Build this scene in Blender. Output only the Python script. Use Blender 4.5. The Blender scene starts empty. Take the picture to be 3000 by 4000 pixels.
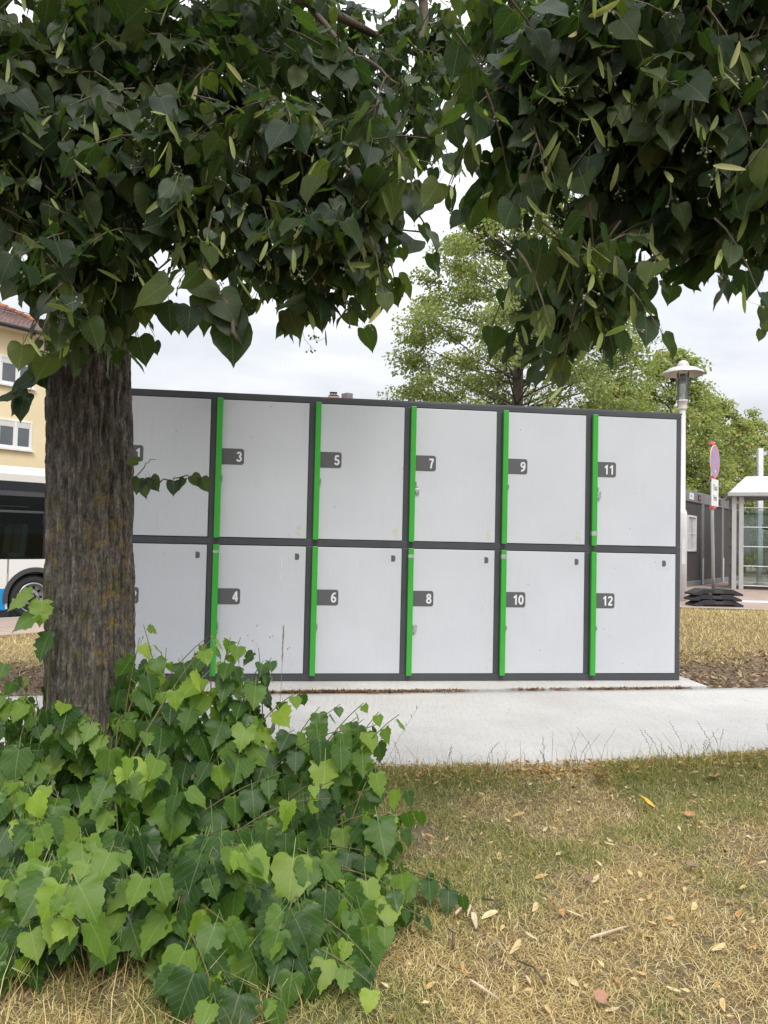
import bpy, math, random
import numpy as np
from mathutils import Matrix, Vector, Euler

random.seed(7)
RNG = np.random.default_rng(7)
R = math.radians
SC = bpy.context.scene
COL = SC.collection

# ------------------------------------------------------------------ camera
CAM_H, F_PX, PITCH, ROLL = 1.4, 3014.0, R(2.03), R(1.25)
_fw = Vector((0, math.cos(PITCH), math.sin(PITCH)))
_u0 = Vector((0, -math.sin(PITCH), math.cos(PITCH)))
_r0 = Vector((1, 0, 0))
_rt = _r0 * math.cos(ROLL) + _u0 * math.sin(ROLL)
_up = _u0 * math.cos(ROLL) - _r0 * math.sin(ROLL)
cam_d = bpy.data.cameras.new('camera')
cam = bpy.data.objects.new('camera', cam_d)
COL.objects.link(cam)
cam_d.sensor_fit = 'VERTICAL'
cam_d.sensor_height = 36.0
cam_d.sensor_width = 27.0
cam_d.lens = 36.0 * F_PX / 4000.0
cam_d.clip_start = 0.05
cam_d.clip_end = 2000
_m = Matrix((_rt, _up, -_fw)).transposed().to_4x4()
_m.translation = (0, 0, CAM_H)
cam.matrix_world = _m
SC.camera = cam

# ------------------------------------------------------------------ sky and sun
SUN_EL, SUN_AZ = R(52), R(165)      # azimuth clockwise from +Y
world = bpy.data.worlds.new('World')
SC.world = world
world.use_nodes = True
wn, wl = world.node_tree.nodes, world.node_tree.links
wn.clear()
w_out = wn.new('ShaderNodeOutputWorld')
w_bg = wn.new('ShaderNodeBackground')
w_bg.inputs['Strength'].default_value = 0.1
sky = wn.new('ShaderNodeTexSky')
sky.sky_type = 'NISHITA'
sky.sun_disc = False
sky.sun_elevation = SUN_EL
sky.sun_rotation = SUN_AZ
tc = wn.new('ShaderNodeTexCoord')
sep = wn.new('ShaderNodeSeparateXYZ')
wl.new(tc.outputs['Generated'], sep.inputs[0])
def wmath(op, a, b=None, clamp=False):
    n = wn.new('ShaderNodeMath'); n.operation = op; n.use_clamp = clamp
    for i, v in enumerate((a, b)):
        if v is None: continue
        if isinstance(v, (int, float)): n.inputs[i].default_value = v
        else: wl.new(v, n.inputs[i])
    return n.outputs[0]
zc = wmath('MAXIMUM', sep.outputs['Z'], 0.0)
lum = wmath('ADD', wmath('MULTIPLY', zc, 12.0), 4.3)     # overcast: brighter towards the zenith
den = wmath('ADD', zc, 0.22)
cmb = wn.new('ShaderNodeCombineXYZ')
wl.new(wmath('DIVIDE', sep.outputs['X'], den), cmb.inputs[0])
wl.new(wmath('DIVIDE', sep.outputs['Y'], den), cmb.inputs[1])
wl.new(wmath('MULTIPLY', zc, 3.0), cmb.inputs[2])
cn = wn.new('ShaderNodeTexNoise')
cn.inputs['Scale'].default_value = 1.6
cn.inputs['Detail'].default_value = 7
cn.inputs['Roughness'].default_value = 0.52
cn.inputs['Distortion'].default_value = 0.4
wl.new(cmb.outputs[0], cn.inputs['Vector'])
cr = wn.new('ShaderNodeValToRGB')
cr.color_ramp.elements[0].position = 0.36
cr.color_ramp.elements[0].color = (0.76, 0.79, 0.85, 1)
cr.color_ramp.elements[1].position = 0.62
cr.color_ramp.elements[1].color = (1.0, 1.02, 1.06, 1)
wl.new(cn.outputs['Fac'], cr.inputs[0])
vm = wn.new('ShaderNodeVectorMath'); vm.operation = 'SCALE'
wl.new(cr.outputs[0], vm.inputs[0]); wl.new(lum, vm.inputs['Scale'])
mx = wn.new('ShaderNodeMix'); mx.data_type = 'RGBA'
mx.inputs['Factor'].default_value = 0.95
wl.new(sky.outputs[0], mx.inputs['A']); wl.new(vm.outputs[0], mx.inputs['B'])
wl.new(mx.outputs['Result'], w_bg.inputs['Color'])
wl.new(w_bg.outputs[0], w_out.inputs['Surface'])

sun_d = bpy.data.lights.new('sun', 'SUN')
sun_d.energy = 1.5
sun_d.angle = R(22)
sun_d.color = (1.0, 0.96, 0.9)
sun = bpy.data.objects.new('sun', sun_d)
COL.objects.link(sun)
sd = Vector((math.sin(SUN_AZ) * math.cos(SUN_EL), math.cos(SUN_AZ) * math.cos(SUN_EL), math.sin(SUN_EL)))
sun.rotation_euler = sd.to_track_quat('Z', 'Y').to_euler()
sun.location = sd * 50

SC.view_settings.view_transform = 'Standard'
SC.view_settings.look = 'None'
SC.view_settings.exposure = 0.57
SC.view_settings.gamma = 1
SC.view_settings.use_curve_mapping = False
SC.render.engine = 'CYCLES'
SC.cycles.max_bounces = 8
SC.cycles.transparent_max_bounces = 12

# ------------------------------------------------------------------ helpers
def P(px, py, Y):
    """world point seen at photo pixel (px, py) at world depth Y"""
    d = _rt * ((px - 1500) / F_PX) + _up * ((2000 - py) / F_PX) + _fw
    t = Y / d.y
    return Vector((0, 0, CAM_H)) + d * t

def project(Q):
    D = Q - np.array([0, 0, CAM_H])
    z = D @ np.array(_fw)
    zz = np.where(z > 0.05, z, 0.05)
    return 1500 + F_PX * (D @ np.array(_rt)) / zz, 2000 - F_PX * (D @ np.array(_up)) / zz, z

def hash3(i, j, k, seed):
    h = (i * 374761393 + j * 668265263 + k * 2147483647 + seed * 1274126177) & 0xffffffff
    h = ((h ^ (h >> 13)) * 1274126177) & 0xffffffff
    h = h ^ (h >> 16)
    return (h & 0xffff) / 65535.0

def vnoise(x, y, z=0.0, seed=0):
    x, y, z = np.broadcast_arrays(np.asarray(x, float), np.asarray(y, float), np.asarray(z, float))
    i, j, k = np.floor(x).astype(np.int64), np.floor(y).astype(np.int64), np.floor(z).astype(np.int64)
    fx, fy, fz = x - i, y - j, z - k
    fx, fy, fz = fx * fx * (3 - 2 * fx), fy * fy * (3 - 2 * fy), fz * fz * (3 - 2 * fz)
    r = 0
    for a in (0, 1):
        for b in (0, 1):
            for c in (0, 1):
                r = r + hash3(i + a, j + b, k + c, seed) * (fx if a else 1 - fx) * (fy if b else 1 - fy) * (fz if c else 1 - fz)
    return r

def smooth(t):
    t = np.clip(t, 0, 1)
    return t * t * (3 - 2 * t)

def tag(o, label=None, cat=None, group=None, kind=None):
    if label: o['label'] = label
    if cat: o['category'] = cat
    if group: o['group'] = group
    if kind: o['kind'] = kind
    return o

def thing(name, label, cat, loc=(0, 0, 0), rz=0, group=None):
    o = bpy.data.objects.new(name, None)
    COL.objects.link(o)
    o.empty_display_size = 0.1
    o.location = loc
    o.rotation_euler = (0, 0, rz)
    tag(o, label, cat, group)
    return o

def link(name, me, parent=None, mats=None):
    o = bpy.data.objects.new(name, me)
    COL.objects.link(o)
    if parent is not None: o.parent = parent
    if mats is not None:
        for m in (mats if isinstance(mats, (list, tuple)) else [mats]): me.materials.append(m)
    return o

def copy_tree(o, parent=None):
    c = o.copy()
    COL.objects.link(c)
    if parent is not None: c.parent = parent
    for ch in list(o.children): copy_tree(ch, c)
    return c

def tri_mesh(name, V, T, smooth_shade=False, attrs=None, uv=None):
    me = bpy.data.meshes.new(name)
    V = np.ascontiguousarray(V, dtype=np.float32)
    T = np.ascontiguousarray(T, dtype=np.int32)
    me.vertices.add(len(V)); me.vertices.foreach_set('co', V.ravel())
    me.loops.add(T.size); me.loops.foreach_set('vertex_index', T.ravel())
    me.polygons.add(len(T))
    me.polygons.foreach_set('loop_start', np.arange(0, T.size, T.shape[1], dtype=np.int32))
    me.polygons.foreach_set('loop_total', np.full(len(T), T.shape[1], dtype=np.int32))
    if smooth_shade: me.polygons.foreach_set('use_smooth', np.ones(len(T), dtype=bool))
    me.update(calc_edges=True)
    for k, a in (attrs or {}).items():
        at = me.attributes.new(k, 'FLOAT', 'POINT')
        at.data.foreach_set('value', np.ascontiguousarray(a, dtype=np.float32))
    if uv is not None:
        l = me.uv_layers.new(name='UVMap')
        l.data.foreach_set('uv', np.ascontiguousarray(uv[T.ravel()], dtype=np.float32).ravel())
    return me

class MB:
    """collects simple solids into one mesh"""
    def __init__(self): self.v, self.f, self.m = [], [], []
    def add(self, vs, fs, mi=0, M=None):
        n = len(self.v)
        for p in vs:
            p = Vector(p)
            self.v.append(tuple(M @ p if M is not None else p))
        for f in fs:
            self.f.append([i + n for i in f]); self.m.append(mi)
        return self
    def box(self, x0, x1, y0, y1, z0, z1, mi=0, M=None):
        vs = [(x0, y0, z0), (x1, y0, z0), (x1, y1, z0), (x0, y1, z0), (x0, y0, z1), (x1, y0, z1), (x1, y1, z1), (x0, y1, z1)]
        return self.add(vs, [(0, 3, 2, 1), (4, 5, 6, 7), (0, 1, 5, 4), (1, 2, 6, 5), (2, 3, 7, 6), (3, 0, 4, 7)], mi, M)
    def prism(self, poly, y0, y1, mi=0, M=None, axis='y'):
        """poly in the x-z plane (counter-clockwise seen from -y), extruded along y"""
        n = len(poly)
        if axis == 'y': mk = lambda a, b, t: (a, t, b)
        elif axis == 'x': mk = lambda a, b, t: (t, a, b)
        else: mk = lambda a, b, t: (a, b, t)
        vs = [mk(a, b, y0) for a, b in poly] + [mk(a, b, y1) for a, b in poly]
        fs = [list(range(n)), list(range(2 * n - 1, n - 1, -1))]
        for i in range(n):
            j = (i + 1) % n
            fs.append((i, i + n, j + n, j))
        return self.add(vs, fs, mi, M)
    def tube(self, pts, radii, n=8, mi=0, cap=True):
        pts = [Vector(p) for p in pts]
        if not isinstance(radii, (list, tuple)): radii = [radii] * len(pts)
        base = len(self.v)
        prev = None
        for i, p in enumerate(pts):
            t = (pts[min(i + 1, len(pts) - 1)] - pts[max(i - 1, 0)])
            t = t.normalized() if t.length > 1e-9 else Vector((0, 0, 1))
            a = prev if prev is not None else (Vector((1, 0, 0)) if abs(t.x) < 0.9 else Vector((0, 1, 0)))
            a = (a - t * a.dot(t)).normalized()
            b = t.cross(a); prev = a
            for k in range(n):
                an = 2 * math.pi * k / n
                self.v.append(tuple(p + (a * math.cos(an) + b * math.sin(an)) * radii[i]))
        for i in range(len(pts) - 1):
            for k in range(n):
                a0 = base + i * n + k; a1 = base + i * n + (k + 1) % n
                self.f.append([a0, a1, a1 + n, a0 + n]); self.m.append(mi)
        if cap:
            self.f.append([base + k for k in range(n - 1, -1, -1)]); self.m.append(mi)
            e = base + (len(pts) - 1) * n
            self.f.append([e + k for k in range(n)]); self.m.append(mi)
        return self
    def lathe(self, prof, n=24, mi=0, M=None, axis='z'):
        vs, fs = [], []
        for r, z in prof:
            for k in range(n):
                a = 2 * math.pi * k / n
                if axis == 'z': vs.append((r * math.cos(a), r * math.sin(a), z))
                else: vs.append((r * math.cos(a), z, r * math.sin(a)))
        for i in range(len(prof) - 1):
            for k in range(n):
                a0 = i * n + k; a1 = i * n + (k + 1) % n
                fs.append((a0, a1, a1 + n, a0 + n) if axis == 'z' else (a0, a0 + n, a1 + n, a1))
        return self.add(vs, fs, mi, M)
    def ball(self, c, r, mi=0, n=6, m=4):
        c = Vector(c)
        prof = [(max(1e-4, r * math.sin(math.pi * i / m)), r * math.cos(math.pi * i / m)) for i in range(m + 1)]
        return self.lathe(prof[::-1], n, mi, Matrix.Translation(c))
    def build(self, name, mats, parent=None, bevel=0, smooth_shade=False, seg=2):
        me = bpy.data.meshes.new(name)
        me.from_pydata(self.v, [], self.f)
        me.validate()
        if not isinstance(mats, (list, tuple)): mats = [mats]
        for m in mats: me.materials.append(m)
        if len(mats) > 1 and len(me.polygons) == len(self.m): me.polygons.foreach_set('material_index', self.m)
        if smooth_shade: me.polygons.foreach_set('use_smooth', [True] * len(me.polygons))
        me.update()
        o = link(name, me, parent)
        if bevel:
            b = o.modifiers.new('bevel', 'BEVEL'); b.width = bevel; b.segments = seg; b.limit_method = 'ANGLE'; b.angle_limit = R(40)
        return o

def digits_mesh(txt, h):
    """heavy grotesque numerals as flat strokes, right aligned on x = 0"""
    def arc(cx, cz, rx, rz, a0, a1, n=18): return [(cx + rx * math.cos(R(a0 + (a1 - a0) * k / n)), cz + rz * math.sin(R(a0 + (a1 - a0) * k / n))) for k in range(n + 1)]
    D = {'0': [arc(.275, .5, .195, .415, 0, 360)], '1': [[(.33, 0), (.33, 1.0)], [(.31, .88), (.10, .70)]],
         '2': [arc(.27, .70, .185, .215, 165, -35) + [(.10, .11)], [(.055, .085), (.50, .085)]],
         '3': [arc(.25, .725, .17, .19, 160, -90), arc(.25, .29, .20, .205, 90, -165)],
         '4': [[(.385, 0), (.385, 1.0)], [(.35, .93), (.07, .33)], [(.02, .30), (.535, .30)]],
         '5': [[(.48, .915), (.12, .915)], [(.155, .90), (.11, .50)], arc(.265, .315, .195, .235, 140, -160)],
         '6': [arc(.275, .31, .185, .225, 0, 360), arc(.40, .40, .31, .52, 180, 75)],
         '7': [[(.04, .915), (.51, .915)], [(.45, .87), (.30, .52), (.215, 0)]],
         '8': [arc(.275, .735, .165, .185, 0, 360), arc(.275, .285, .195, .205, 0, 360)],
         '9': [arc(.275, .69, .185, .225, 0, 360), arc(.15, .60, .31, .52, 0, -105)]}
    m = MB(); w = 0.088; adv = 0.585; lay = 0
    for i, ch in enumerate(txt):
        ox = (i - len(txt)) * adv
        for ln_ in D[ch]:
            lay += 1
            V_ = []
            for k, p in enumerate(ln_):
                a, b = ln_[max(k - 1, 0)], ln_[min(k + 1, len(ln_) - 1)]
                tx, tz = b[0] - a[0], b[1] - a[1]; L = math.hypot(tx, tz) or 1
                nx_, nz_ = -tz / L, tx / L
                y = -0.00012 * lay
                V_ += [((ox + p[0] + nx_ * w) * h, y, (p[1] - 0.5 + nz_ * w) * h), ((ox + p[0] - nx_ * w) * h, y, (p[1] - 0.5 - nz_ * w) * h)]
            m.add(V_, [(2 * k, 2 * k + 1, 2 * k + 3, 2 * k + 2) for k in range(len(ln_) - 1)])
    me = bpy.data.meshes.new('digits'); me.from_pydata(m.v, [], m.f); me.update()
    return me

def text_mesh(txt, size, bold=0.0, extrude=0.0008, align='CENTER'):
    cu = bpy.data.curves.new('text', 'FONT')
    cu.body = txt; cu.size = size; cu.offset = bold; cu.extrude = extrude
    cu.align_x = align; cu.align_y = 'CENTER'; cu.resolution_u = 4
    o = bpy.data.objects.new('text', cu); COL.objects.link(o)
    dg = bpy.context.evaluated_depsgraph_get()
    me = bpy.data.meshes.new_from_object(o.evaluated_get(dg))
    bpy.data.objects.remove(o); bpy.data.curves.remove(cu)
    return me

# ------------------------------------------------------------------ materials
class NT:
    def __init__(self, name):
        self.mat = bpy.data.materials.new(name)
        self.mat.use_nodes = True
        self.t = self.mat.node_tree
        self.b = self.t.nodes['Principled BSDF']
        self.out = self.t.nodes['Material Output']
    def n(self, typ, **kw):
        nd = self.t.nodes.new(typ)
        for k, v in kw.items():
            if k in nd.inputs: nd.inputs[k].default_value = v
            else: setattr(nd, k, v)
        return nd
    def l(self, a, b): self.t.links.new(a, b)
    def noise(self, scale, detail=4, rough=0.55, vec=None, stretch=None):
        nd = self.n('ShaderNodeTexNoise')
        nd.inputs['Scale'].default_value = scale; nd.inputs['Detail'].default_value = detail; nd.inputs['Roughness'].default_value = rough
        v = vec if vec is not None else self.obj()
        if stretch:
            mp = self.n('ShaderNodeMapping'); mp.inputs['Scale'].default_value = stretch
            self.l(v, mp.inputs[0]); v = mp.outputs[0]
        self.l(v, nd.inputs['Vector'])
        return nd.outputs['Fac']
    def obj(self):
        if not hasattr(self, '_tc'): self._tc = self.n('ShaderNodeTexCoord')
        return self._tc.outputs['Object']
    def ramp(self, fac, stops):
        r = self.n('ShaderNodeValToRGB')
        e = r.color_ramp.elements
        while len(e) < len(stops): e.new(0.5)
        for s, (p, c) in zip(e, stops):
            s.position = p
            s.color = (c, c, c, 1) if isinstance(c, (int, float)) else (*c, 1)
        self.l(fac, r.inputs[0])
        return r.outputs[0]
    def mix(self, fac, a, b, mode='MIX'):
        m = self.n('ShaderNodeMix', data_type='RGBA', blend_type=mode)
        for sock, v in (('Factor', fac), ('A', a), ('B', b)):
            i = [x for x in m.inputs if x.name == sock and (x.type == 'RGBA' or (sock == 'Factor' and x.type == 'VALUE'))][0]
            if isinstance(v, (int, float)): i.default_value = v
            elif isinstance(v, tuple): i.default_value = (*v, 1)
            else: self.l(v, i)
        return [x for x in m.outputs if x.type == 'RGBA'][0]
    def math(self, op, a, b=None, clamp=False):
        m = self.n('ShaderNodeMath', operation=op, use_clamp=clamp)
        for i, v in enumerate((a, b)):
            if v is None: continue
            if isinstance(v, (int, float)): m.inputs[i].default_value = v
            else: self.l(v, m.inputs[i])
        return m.outputs[0]
    def attr(self, name):
        return self.n('ShaderNodeAttribute', attribute_name=name).outputs['Fac']
    def bump(self, h, strength=0.3, dist=0.01):
        b = self.n('ShaderNodeBump', Strength=strength, Distance=dist)
        self.l(h, b.inputs['Height']); self.l(b.outputs[0], self.b.inputs['Normal'])
        return b.outputs[0]
    def base(self, c):
        i = self.b.inputs['Base Color']
        if isinstance(c, tuple): i.default_value = (*c, 1)
        else: self.l(c, i)

def pmat(name, col, rough=0.5, metallic=0.0, var=0.12, scale=6.0, bump=0.0, bscale=60.0, spec=0.5, stretch=None):
    t = NT(name)
    nz = t.noise(scale, 5, 0.6, stretch=stretch)
    lo = tuple(c * (1 - var) for c in col); hi = tuple(min(1, c * (1 + var)) for c in col)
    t.base(t.ramp(nz, [(0.3, lo), (0.7, hi)]))
    t.b.inputs['Roughness'].default_value = rough
    t.b.inputs['Metallic'].default_value = metallic
    t.b.inputs['Specular IOR Level'].default_value = spec
    if bump: t.bump(t.noise(bscale, 4), bump, 0.004)
    return t.mat

def glass_mat(name, tint, gloss=0.12, rough=0.02, fres=0.9):
    t = NT(name)
    t.t.nodes.remove(t.b)
    tr = t.n('ShaderNodeBsdfTransparent'); tr.inputs[0].default_value = (*tint, 1)
    gl = t.n('ShaderNodeBsdfGlossy'); gl.inputs['Roughness'].default_value = rough
    fr = t.n('ShaderNodeFresnel', IOR=1.5)
    f = t.math('ADD', t.math('MULTIPLY', fr.outputs[0], fres), gloss, True)
    ms = t.n('ShaderNodeMixShader')
    t.l(f, ms.inputs[0]); t.l(tr.outputs[0], ms.inputs[1]); t.l(gl.outputs[0], ms.inputs[2])
    t.l(ms.outputs[0], t.out.inputs['Surface'])
    return t.mat

def leaf_mat(name, stops, trans=0.3, rough=0.4, back=1.25, spec=0.4, veins=True, trans_tint=(1.0, 1.25, 0.45), vstr=0.5):
    """stops: colour ramp over a per-leaf random number"""
    t = NT(name)
    rnd = t.attr('rnd')
    oi = t.n('ShaderNodeObjectInfo')
    v = t.math('FRACT', t.math('ADD', rnd, oi.outputs['Random']))
    col = t.ramp(v, stops)
    spot = t.ramp(t.noise(46, 2, 0.5), [(0.69, 0.0), (0.73, 0.8)])
    col = t.mix(spot, col, (0.16, 0.10, 0.04))
    blot = t.noise(9, 3, 0.6)
    col = t.mix(t.math('MULTIPLY', blot, 0.5), col, t.mix(1.0, col, (0.62, 0.68, 0.6), 'MULTIPLY'))
    if veins:
        uv = t.n('ShaderNodeUVMap')
        sp = t.n('ShaderNodeSeparateXYZ'); t.l(uv.outputs[0], sp.inputs[0])
        ax = t.math('ABSOLUTE', sp.outputs[0])
        mid = t.math('LESS_THAN', ax, 0.016)
        w = t.math('FRACT', t.math('MULTIPLY', t.math('SUBTRACT', sp.outputs[1], t.math('MULTIPLY', ax, 0.95)), 5.2))
        side = t.math('LESS_THAN', t.math('ABSOLUTE', t.math('SUBTRACT', w, 0.5)), 0.045)
        vein = t.math('MAXIMUM', mid, t.math('MULTIPLY', side, 0.55))
        col = t.mix(t.math('MULTIPLY', vein, vstr), col, t.mix(0.45, col, (0.42, 0.5, 0.22)))
        t.bump(t.math('ADD', t.math('MULTIPLY', vein, -0.6), t.noise(60, 3)), 0.35, 0.002)
    geo = t.n('ShaderNodeNewGeometry')
    colb = t.mix(1.0, col, (back, back * 0.97, back * 1.05), 'MULTIPLY')
    c2 = t.mix(geo.outputs['Backfacing'], col, colb)
    t.base(c2)
    t.b.inputs['Roughness'].default_value = rough
    t.b.inputs['Specular IOR Level'].default_value = spec
    tl = t.n('ShaderNodeBsdfTranslucent')
    t.l(t.mix(1.0, col, tuple(2.0 * x for x in trans_tint), 'MULTIPLY'), tl.inputs[0])
    ms = t.n('ShaderNodeMixShader'); ms.inputs[0].default_value = trans
    t.l(t.b.outputs[0], ms.inputs[1]); t.l(tl.outputs[0], ms.inputs[2])
    t.l(ms.outputs[0], t.out.inputs['Surface'])
    return t.mat

M = {}
M['anthracite'] = pmat('anthracite paint', (0.062, 0.065, 0.072), 0.42, 0.0, 0.14, 3, 0.05, 300)
M['black_gap'] = pmat('dark seal', (0.012, 0.012, 0.013), 0.7)
M['green'] = pmat('green powder coat', (0.042, 0.37, 0.038), 0.38, 0, 0.06, 5, 0.05, 400)
M['plate'] = pmat('grey print', (0.10, 0.10, 0.105), 0.5, 0, 0.05, 8)
M['number'] = pmat('pale number print', (0.72, 0.73, 0.75), 0.5, 0, 0.03, 8)
M['film'] = pmat('clear sticker film', (0.565, 0.582, 0.615), 0.35, 0, 0.02, 8)
M['residue'] = pmat('label residue', (0.56, 0.55, 0.49), 0.6, 0, 0.12, 30)
M['tape'] = pmat('old grey tape', (0.32, 0.42, 0.32), 0.5, 0, 0.35, 60)
M['steel'] = pmat('galvanised steel', (0.45, 0.46, 0.47), 0.35, 0.6, 0.1, 30)
M['white_paint'] = pmat('white paint', (0.8, 0.8, 0.79), 0.4, 0, 0.05, 4)
M['rubber'] = pmat('black rubber', (0.028, 0.028, 0.03), 0.75, 0, 0.3, 30, 0.2, 120)
M['dark_plastic'] = pmat('dark grey plastic', (0.05, 0.052, 0.056), 0.5, 0, 0.15, 8)

t = NT('door sheet')        # pale sheet metal with fine rolled grain, faint runs and specks of dirt
g = t.noise(26, 4, 0.6, stretch=(1, 1, 14))
g2 = t.noise(1.5, 3, 0.5)
c = t.ramp(t.math('ADD', t.math('MULTIPLY', g, 0.5), t.math('MULTIPLY', g2, 0.5)), [(0.3, (0.535, 0.552, 0.588)), (0.7, (0.62, 0.637, 0.672))])
run = t.noise(30, 3, 0.6, stretch=(1, 1, 0.08))
c = t.mix(t.ramp(run, [(0.58, 0.0), (0.78, 0.22)]), c, (0.45, 0.44, 0.40))
vo = t.n('ShaderNodeTexVoronoi'); vo.inputs['Scale'].default_value = 7.0; t.l(t.obj(), vo.inputs['Vector'])
c = t.mix(t.ramp(vo.outputs['Distance'], [(0.03, 0.75), (0.05, 0.0)]), c, (0.16, 0.14, 0.12))
t.base(c)
t.b.inputs['Roughness'].default_value = 0.3
t.b.inputs['Specular IOR Level'].default_value = 0.7
t.bump(g, 0.05, 0.002)
M['door'] = t.mat

t = NT('concrete')
n1, n2 = t.noise(1.1, 5, 0.6), t.noise(42, 5, 0.75)
brm = t.noise(34, 3, 0.6, stretch=(1.0, 0.06, 1))
c = t.ramp(n1, [(0.3, (0.53, 0.505, 0.475)), (0.7, (0.65, 0.63, 0.60))])
c = t.mix(t.ramp(n2, [(0.30, 0.75), (0.47, 0.0)]), c, (0.33, 0.315, 0.295))
c = t.mix(t.ramp(t.noise(6, 5, 0.7), [(0.56, 0.0), (0.75, 0.25)]), c, (0.36, 0.34, 0.31))
t.base(c)
t.b.inputs['Roughness'].default_value = 0.85
t.bump(t.math('ADD', n2, brm), 0.9, 0.012)
M['concrete'] = t.mat

t = NT('ground soil and thatch')
dirt, gr = t.attr('dirt'), t.attr('green')
n = t.noise(30, 6, 0.7)
c = t.ramp(n, [(0.3, (0.07, 0.05, 0.028)), (0.5, (0.17, 0.125, 0.065)), (0.7, (0.34, 0.26, 0.14))])
cg = t.ramp(n, [(0.3, (0.07, 0.075, 0.03)), (0.7, (0.2, 0.2, 0.08))])
cd = t.ramp(t.noise(22, 6, 0.7), [(0.3, (0.085, 0.055, 0.04)), (0.55, (0.18, 0.12, 0.088)), (0.75, (0.34, 0.25, 0.18))])
c = t.mix(gr, c, cg); c = t.mix(dirt, c, cd)
t.base(c); t.b.inputs['Roughness'].default_value = 0.95
t.bump(t.noise(60, 5, 0.7), 0.8, 0.02)
M['soil'] = t.mat

t = NT('block paving')
br = t.n('ShaderNodeTexBrick')
br.inputs['Scale'].default_value = 1.0; br.inputs['Brick Width'].default_value = 0.2; br.inputs['Row Height'].default_value = 0.1
br.inputs['Mortar Size'].default_value = 0.006
br.inputs['Color1'].default_value = (0.36, 0.25, 0.2, 1); br.inputs['Color2'].default_value = (0.42, 0.32, 0.27, 1); br.inputs['Mortar'].default_value = (0.15, 0.12, 0.1, 1)
t.l(t.obj(), br.inputs['Vector'])
c = t.mix(t.ramp(t.noise(2.0, 5), [(0.4, 0.0), (0.75, 0.5)]), br.outputs[0], (0.45, 0.38, 0.32))
t.base(c); t.b.inputs['Roughness'].default_value = 0.9
M['paving'] = t.mat
M['asphalt'] = pmat('asphalt', (0.055, 0.055, 0.058), 0.9, 0, 0.3, 3, 0.4, 90)
M['kerb'] = pmat('kerb stone', (0.42, 0.39, 0.34), 0.85, 0, 0.15, 5, 0.3, 60)
M['debris'] = leaf_mat('dry debris', [(0, (0.16, 0.07, 0.04)), (0.4, (0.30, 0.15, 0.08)), (0.75, (0.42, 0.27, 0.13)), (1, (0.22, 0.12, 0.08))], 0.1, 0.8, 1.0, 0.2, False)

# bark: grey-brown ridges with yellow lichen on the weather side
t = NT('bark')
st = (1, 1, 0.16)
b1 = t.noise(42, 8, 0.8, stretch=(1, 1, 0.22))
b2 = t.noise(95, 6, 0.8, stretch=(1, 1, 0.7))
c = t.ramp(b1, [(0.32, (0.035, 0.030, 0.026)), (0.45, (0.13, 0.115, 0.10)), (0.56, (0.27, 0.245, 0.215)), (0.68, (0.50, 0.47, 0.43))])
c = t.mix(t.ramp(b2, [(0.42, 0.55), (0.54, 0.0)]), c, (0.045, 0.028, 0.023))
c = t.mix(t.ramp(t.noise(5, 4), [(0.5, 0.0), (0.7, 0.4)]), c, (0.10, 0.105, 0.06))
lm = t.math('MULTIPLY', t.attr('lichen'), t.ramp(t.noise(17, 8, 0.8), [(0.52, 0.0), (0.58, 1.0)]))
c = t.mix(t.math('MULTIPLY', lm, 0.9), c, t.ramp(t.noise(60, 3), [(0.3, (0.24, 0.15, 0.035)), (0.7, (0.52, 0.36, 0.10))]))
t.base(c); t.b.inputs['Roughness'].default_value = 0.9; t.b.inputs['Specular IOR Level'].default_value = 0.25
t.bump(t.math('ADD', b2, b1), 1.0, 0.014)
M['bark'] = t.mat
M['far_bark'] = pmat('far bark', (0.085, 0.07, 0.055), 0.9, 0, 0.3, 10)
M['twig'] = pmat('twig bark', (0.10, 0.075, 0.05), 0.8, 0, 0.3, 30)
M['shoot'] = pmat('green shoot bark', (0.13, 0.12, 0.05), 0.7, 0, 0.3, 20)

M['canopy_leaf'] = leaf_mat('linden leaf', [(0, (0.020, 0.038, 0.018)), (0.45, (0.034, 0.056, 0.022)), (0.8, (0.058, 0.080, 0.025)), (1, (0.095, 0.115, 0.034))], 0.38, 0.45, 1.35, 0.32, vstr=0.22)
M['bract'] = leaf_mat('pale bract', [(0, (0.14, 0.17, 0.06)), (0.45, (0.26, 0.30, 0.10)), (0.8, (0.34, 0.37, 0.14)), (1, (0.40, 0.36, 0.16))], 0.3, 0.55, 1.0, 0.3, False)
M['fruit'] = pmat('linden fruit', (0.26, 0.28, 0.17), 0.7, 0, 0.2, 40)
M['bush_leaf'] = leaf_mat('shoot leaf', [(0, (0.028, 0.066, 0.017)), (0.35, (0.050, 0.108, 0.020)), (0.65, (0.088, 0.165, 0.026)), (0.88, (0.15, 0.24, 0.034)), (1, (0.23, 0.32, 0.042))], 0.32, 0.3, 1.2, 0.25)
M['young_leaf'] = leaf_mat('young shoot leaf', [(0, (0.11, 0.19, 0.026)), (0.5, (0.20, 0.30, 0.036)), (1, (0.33, 0.42, 0.055))], 0.4, 0.38, 1.1, 0.45)
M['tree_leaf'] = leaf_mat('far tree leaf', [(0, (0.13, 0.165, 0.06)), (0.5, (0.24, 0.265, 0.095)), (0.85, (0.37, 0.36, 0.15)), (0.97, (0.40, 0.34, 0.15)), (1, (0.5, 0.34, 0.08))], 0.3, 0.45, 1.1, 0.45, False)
M['blade'] = None
t = NT('grass blade')
rn, gn = t.attr('rnd'), t.attr('green')
dry = t.ramp(rn, [(0, (0.26, 0.16, 0.055)), (0.25, (0.50, 0.37, 0.14)), (0.7, (0.75, 0.59, 0.26)), (1, (0.88, 0.77, 0.46))])
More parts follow.
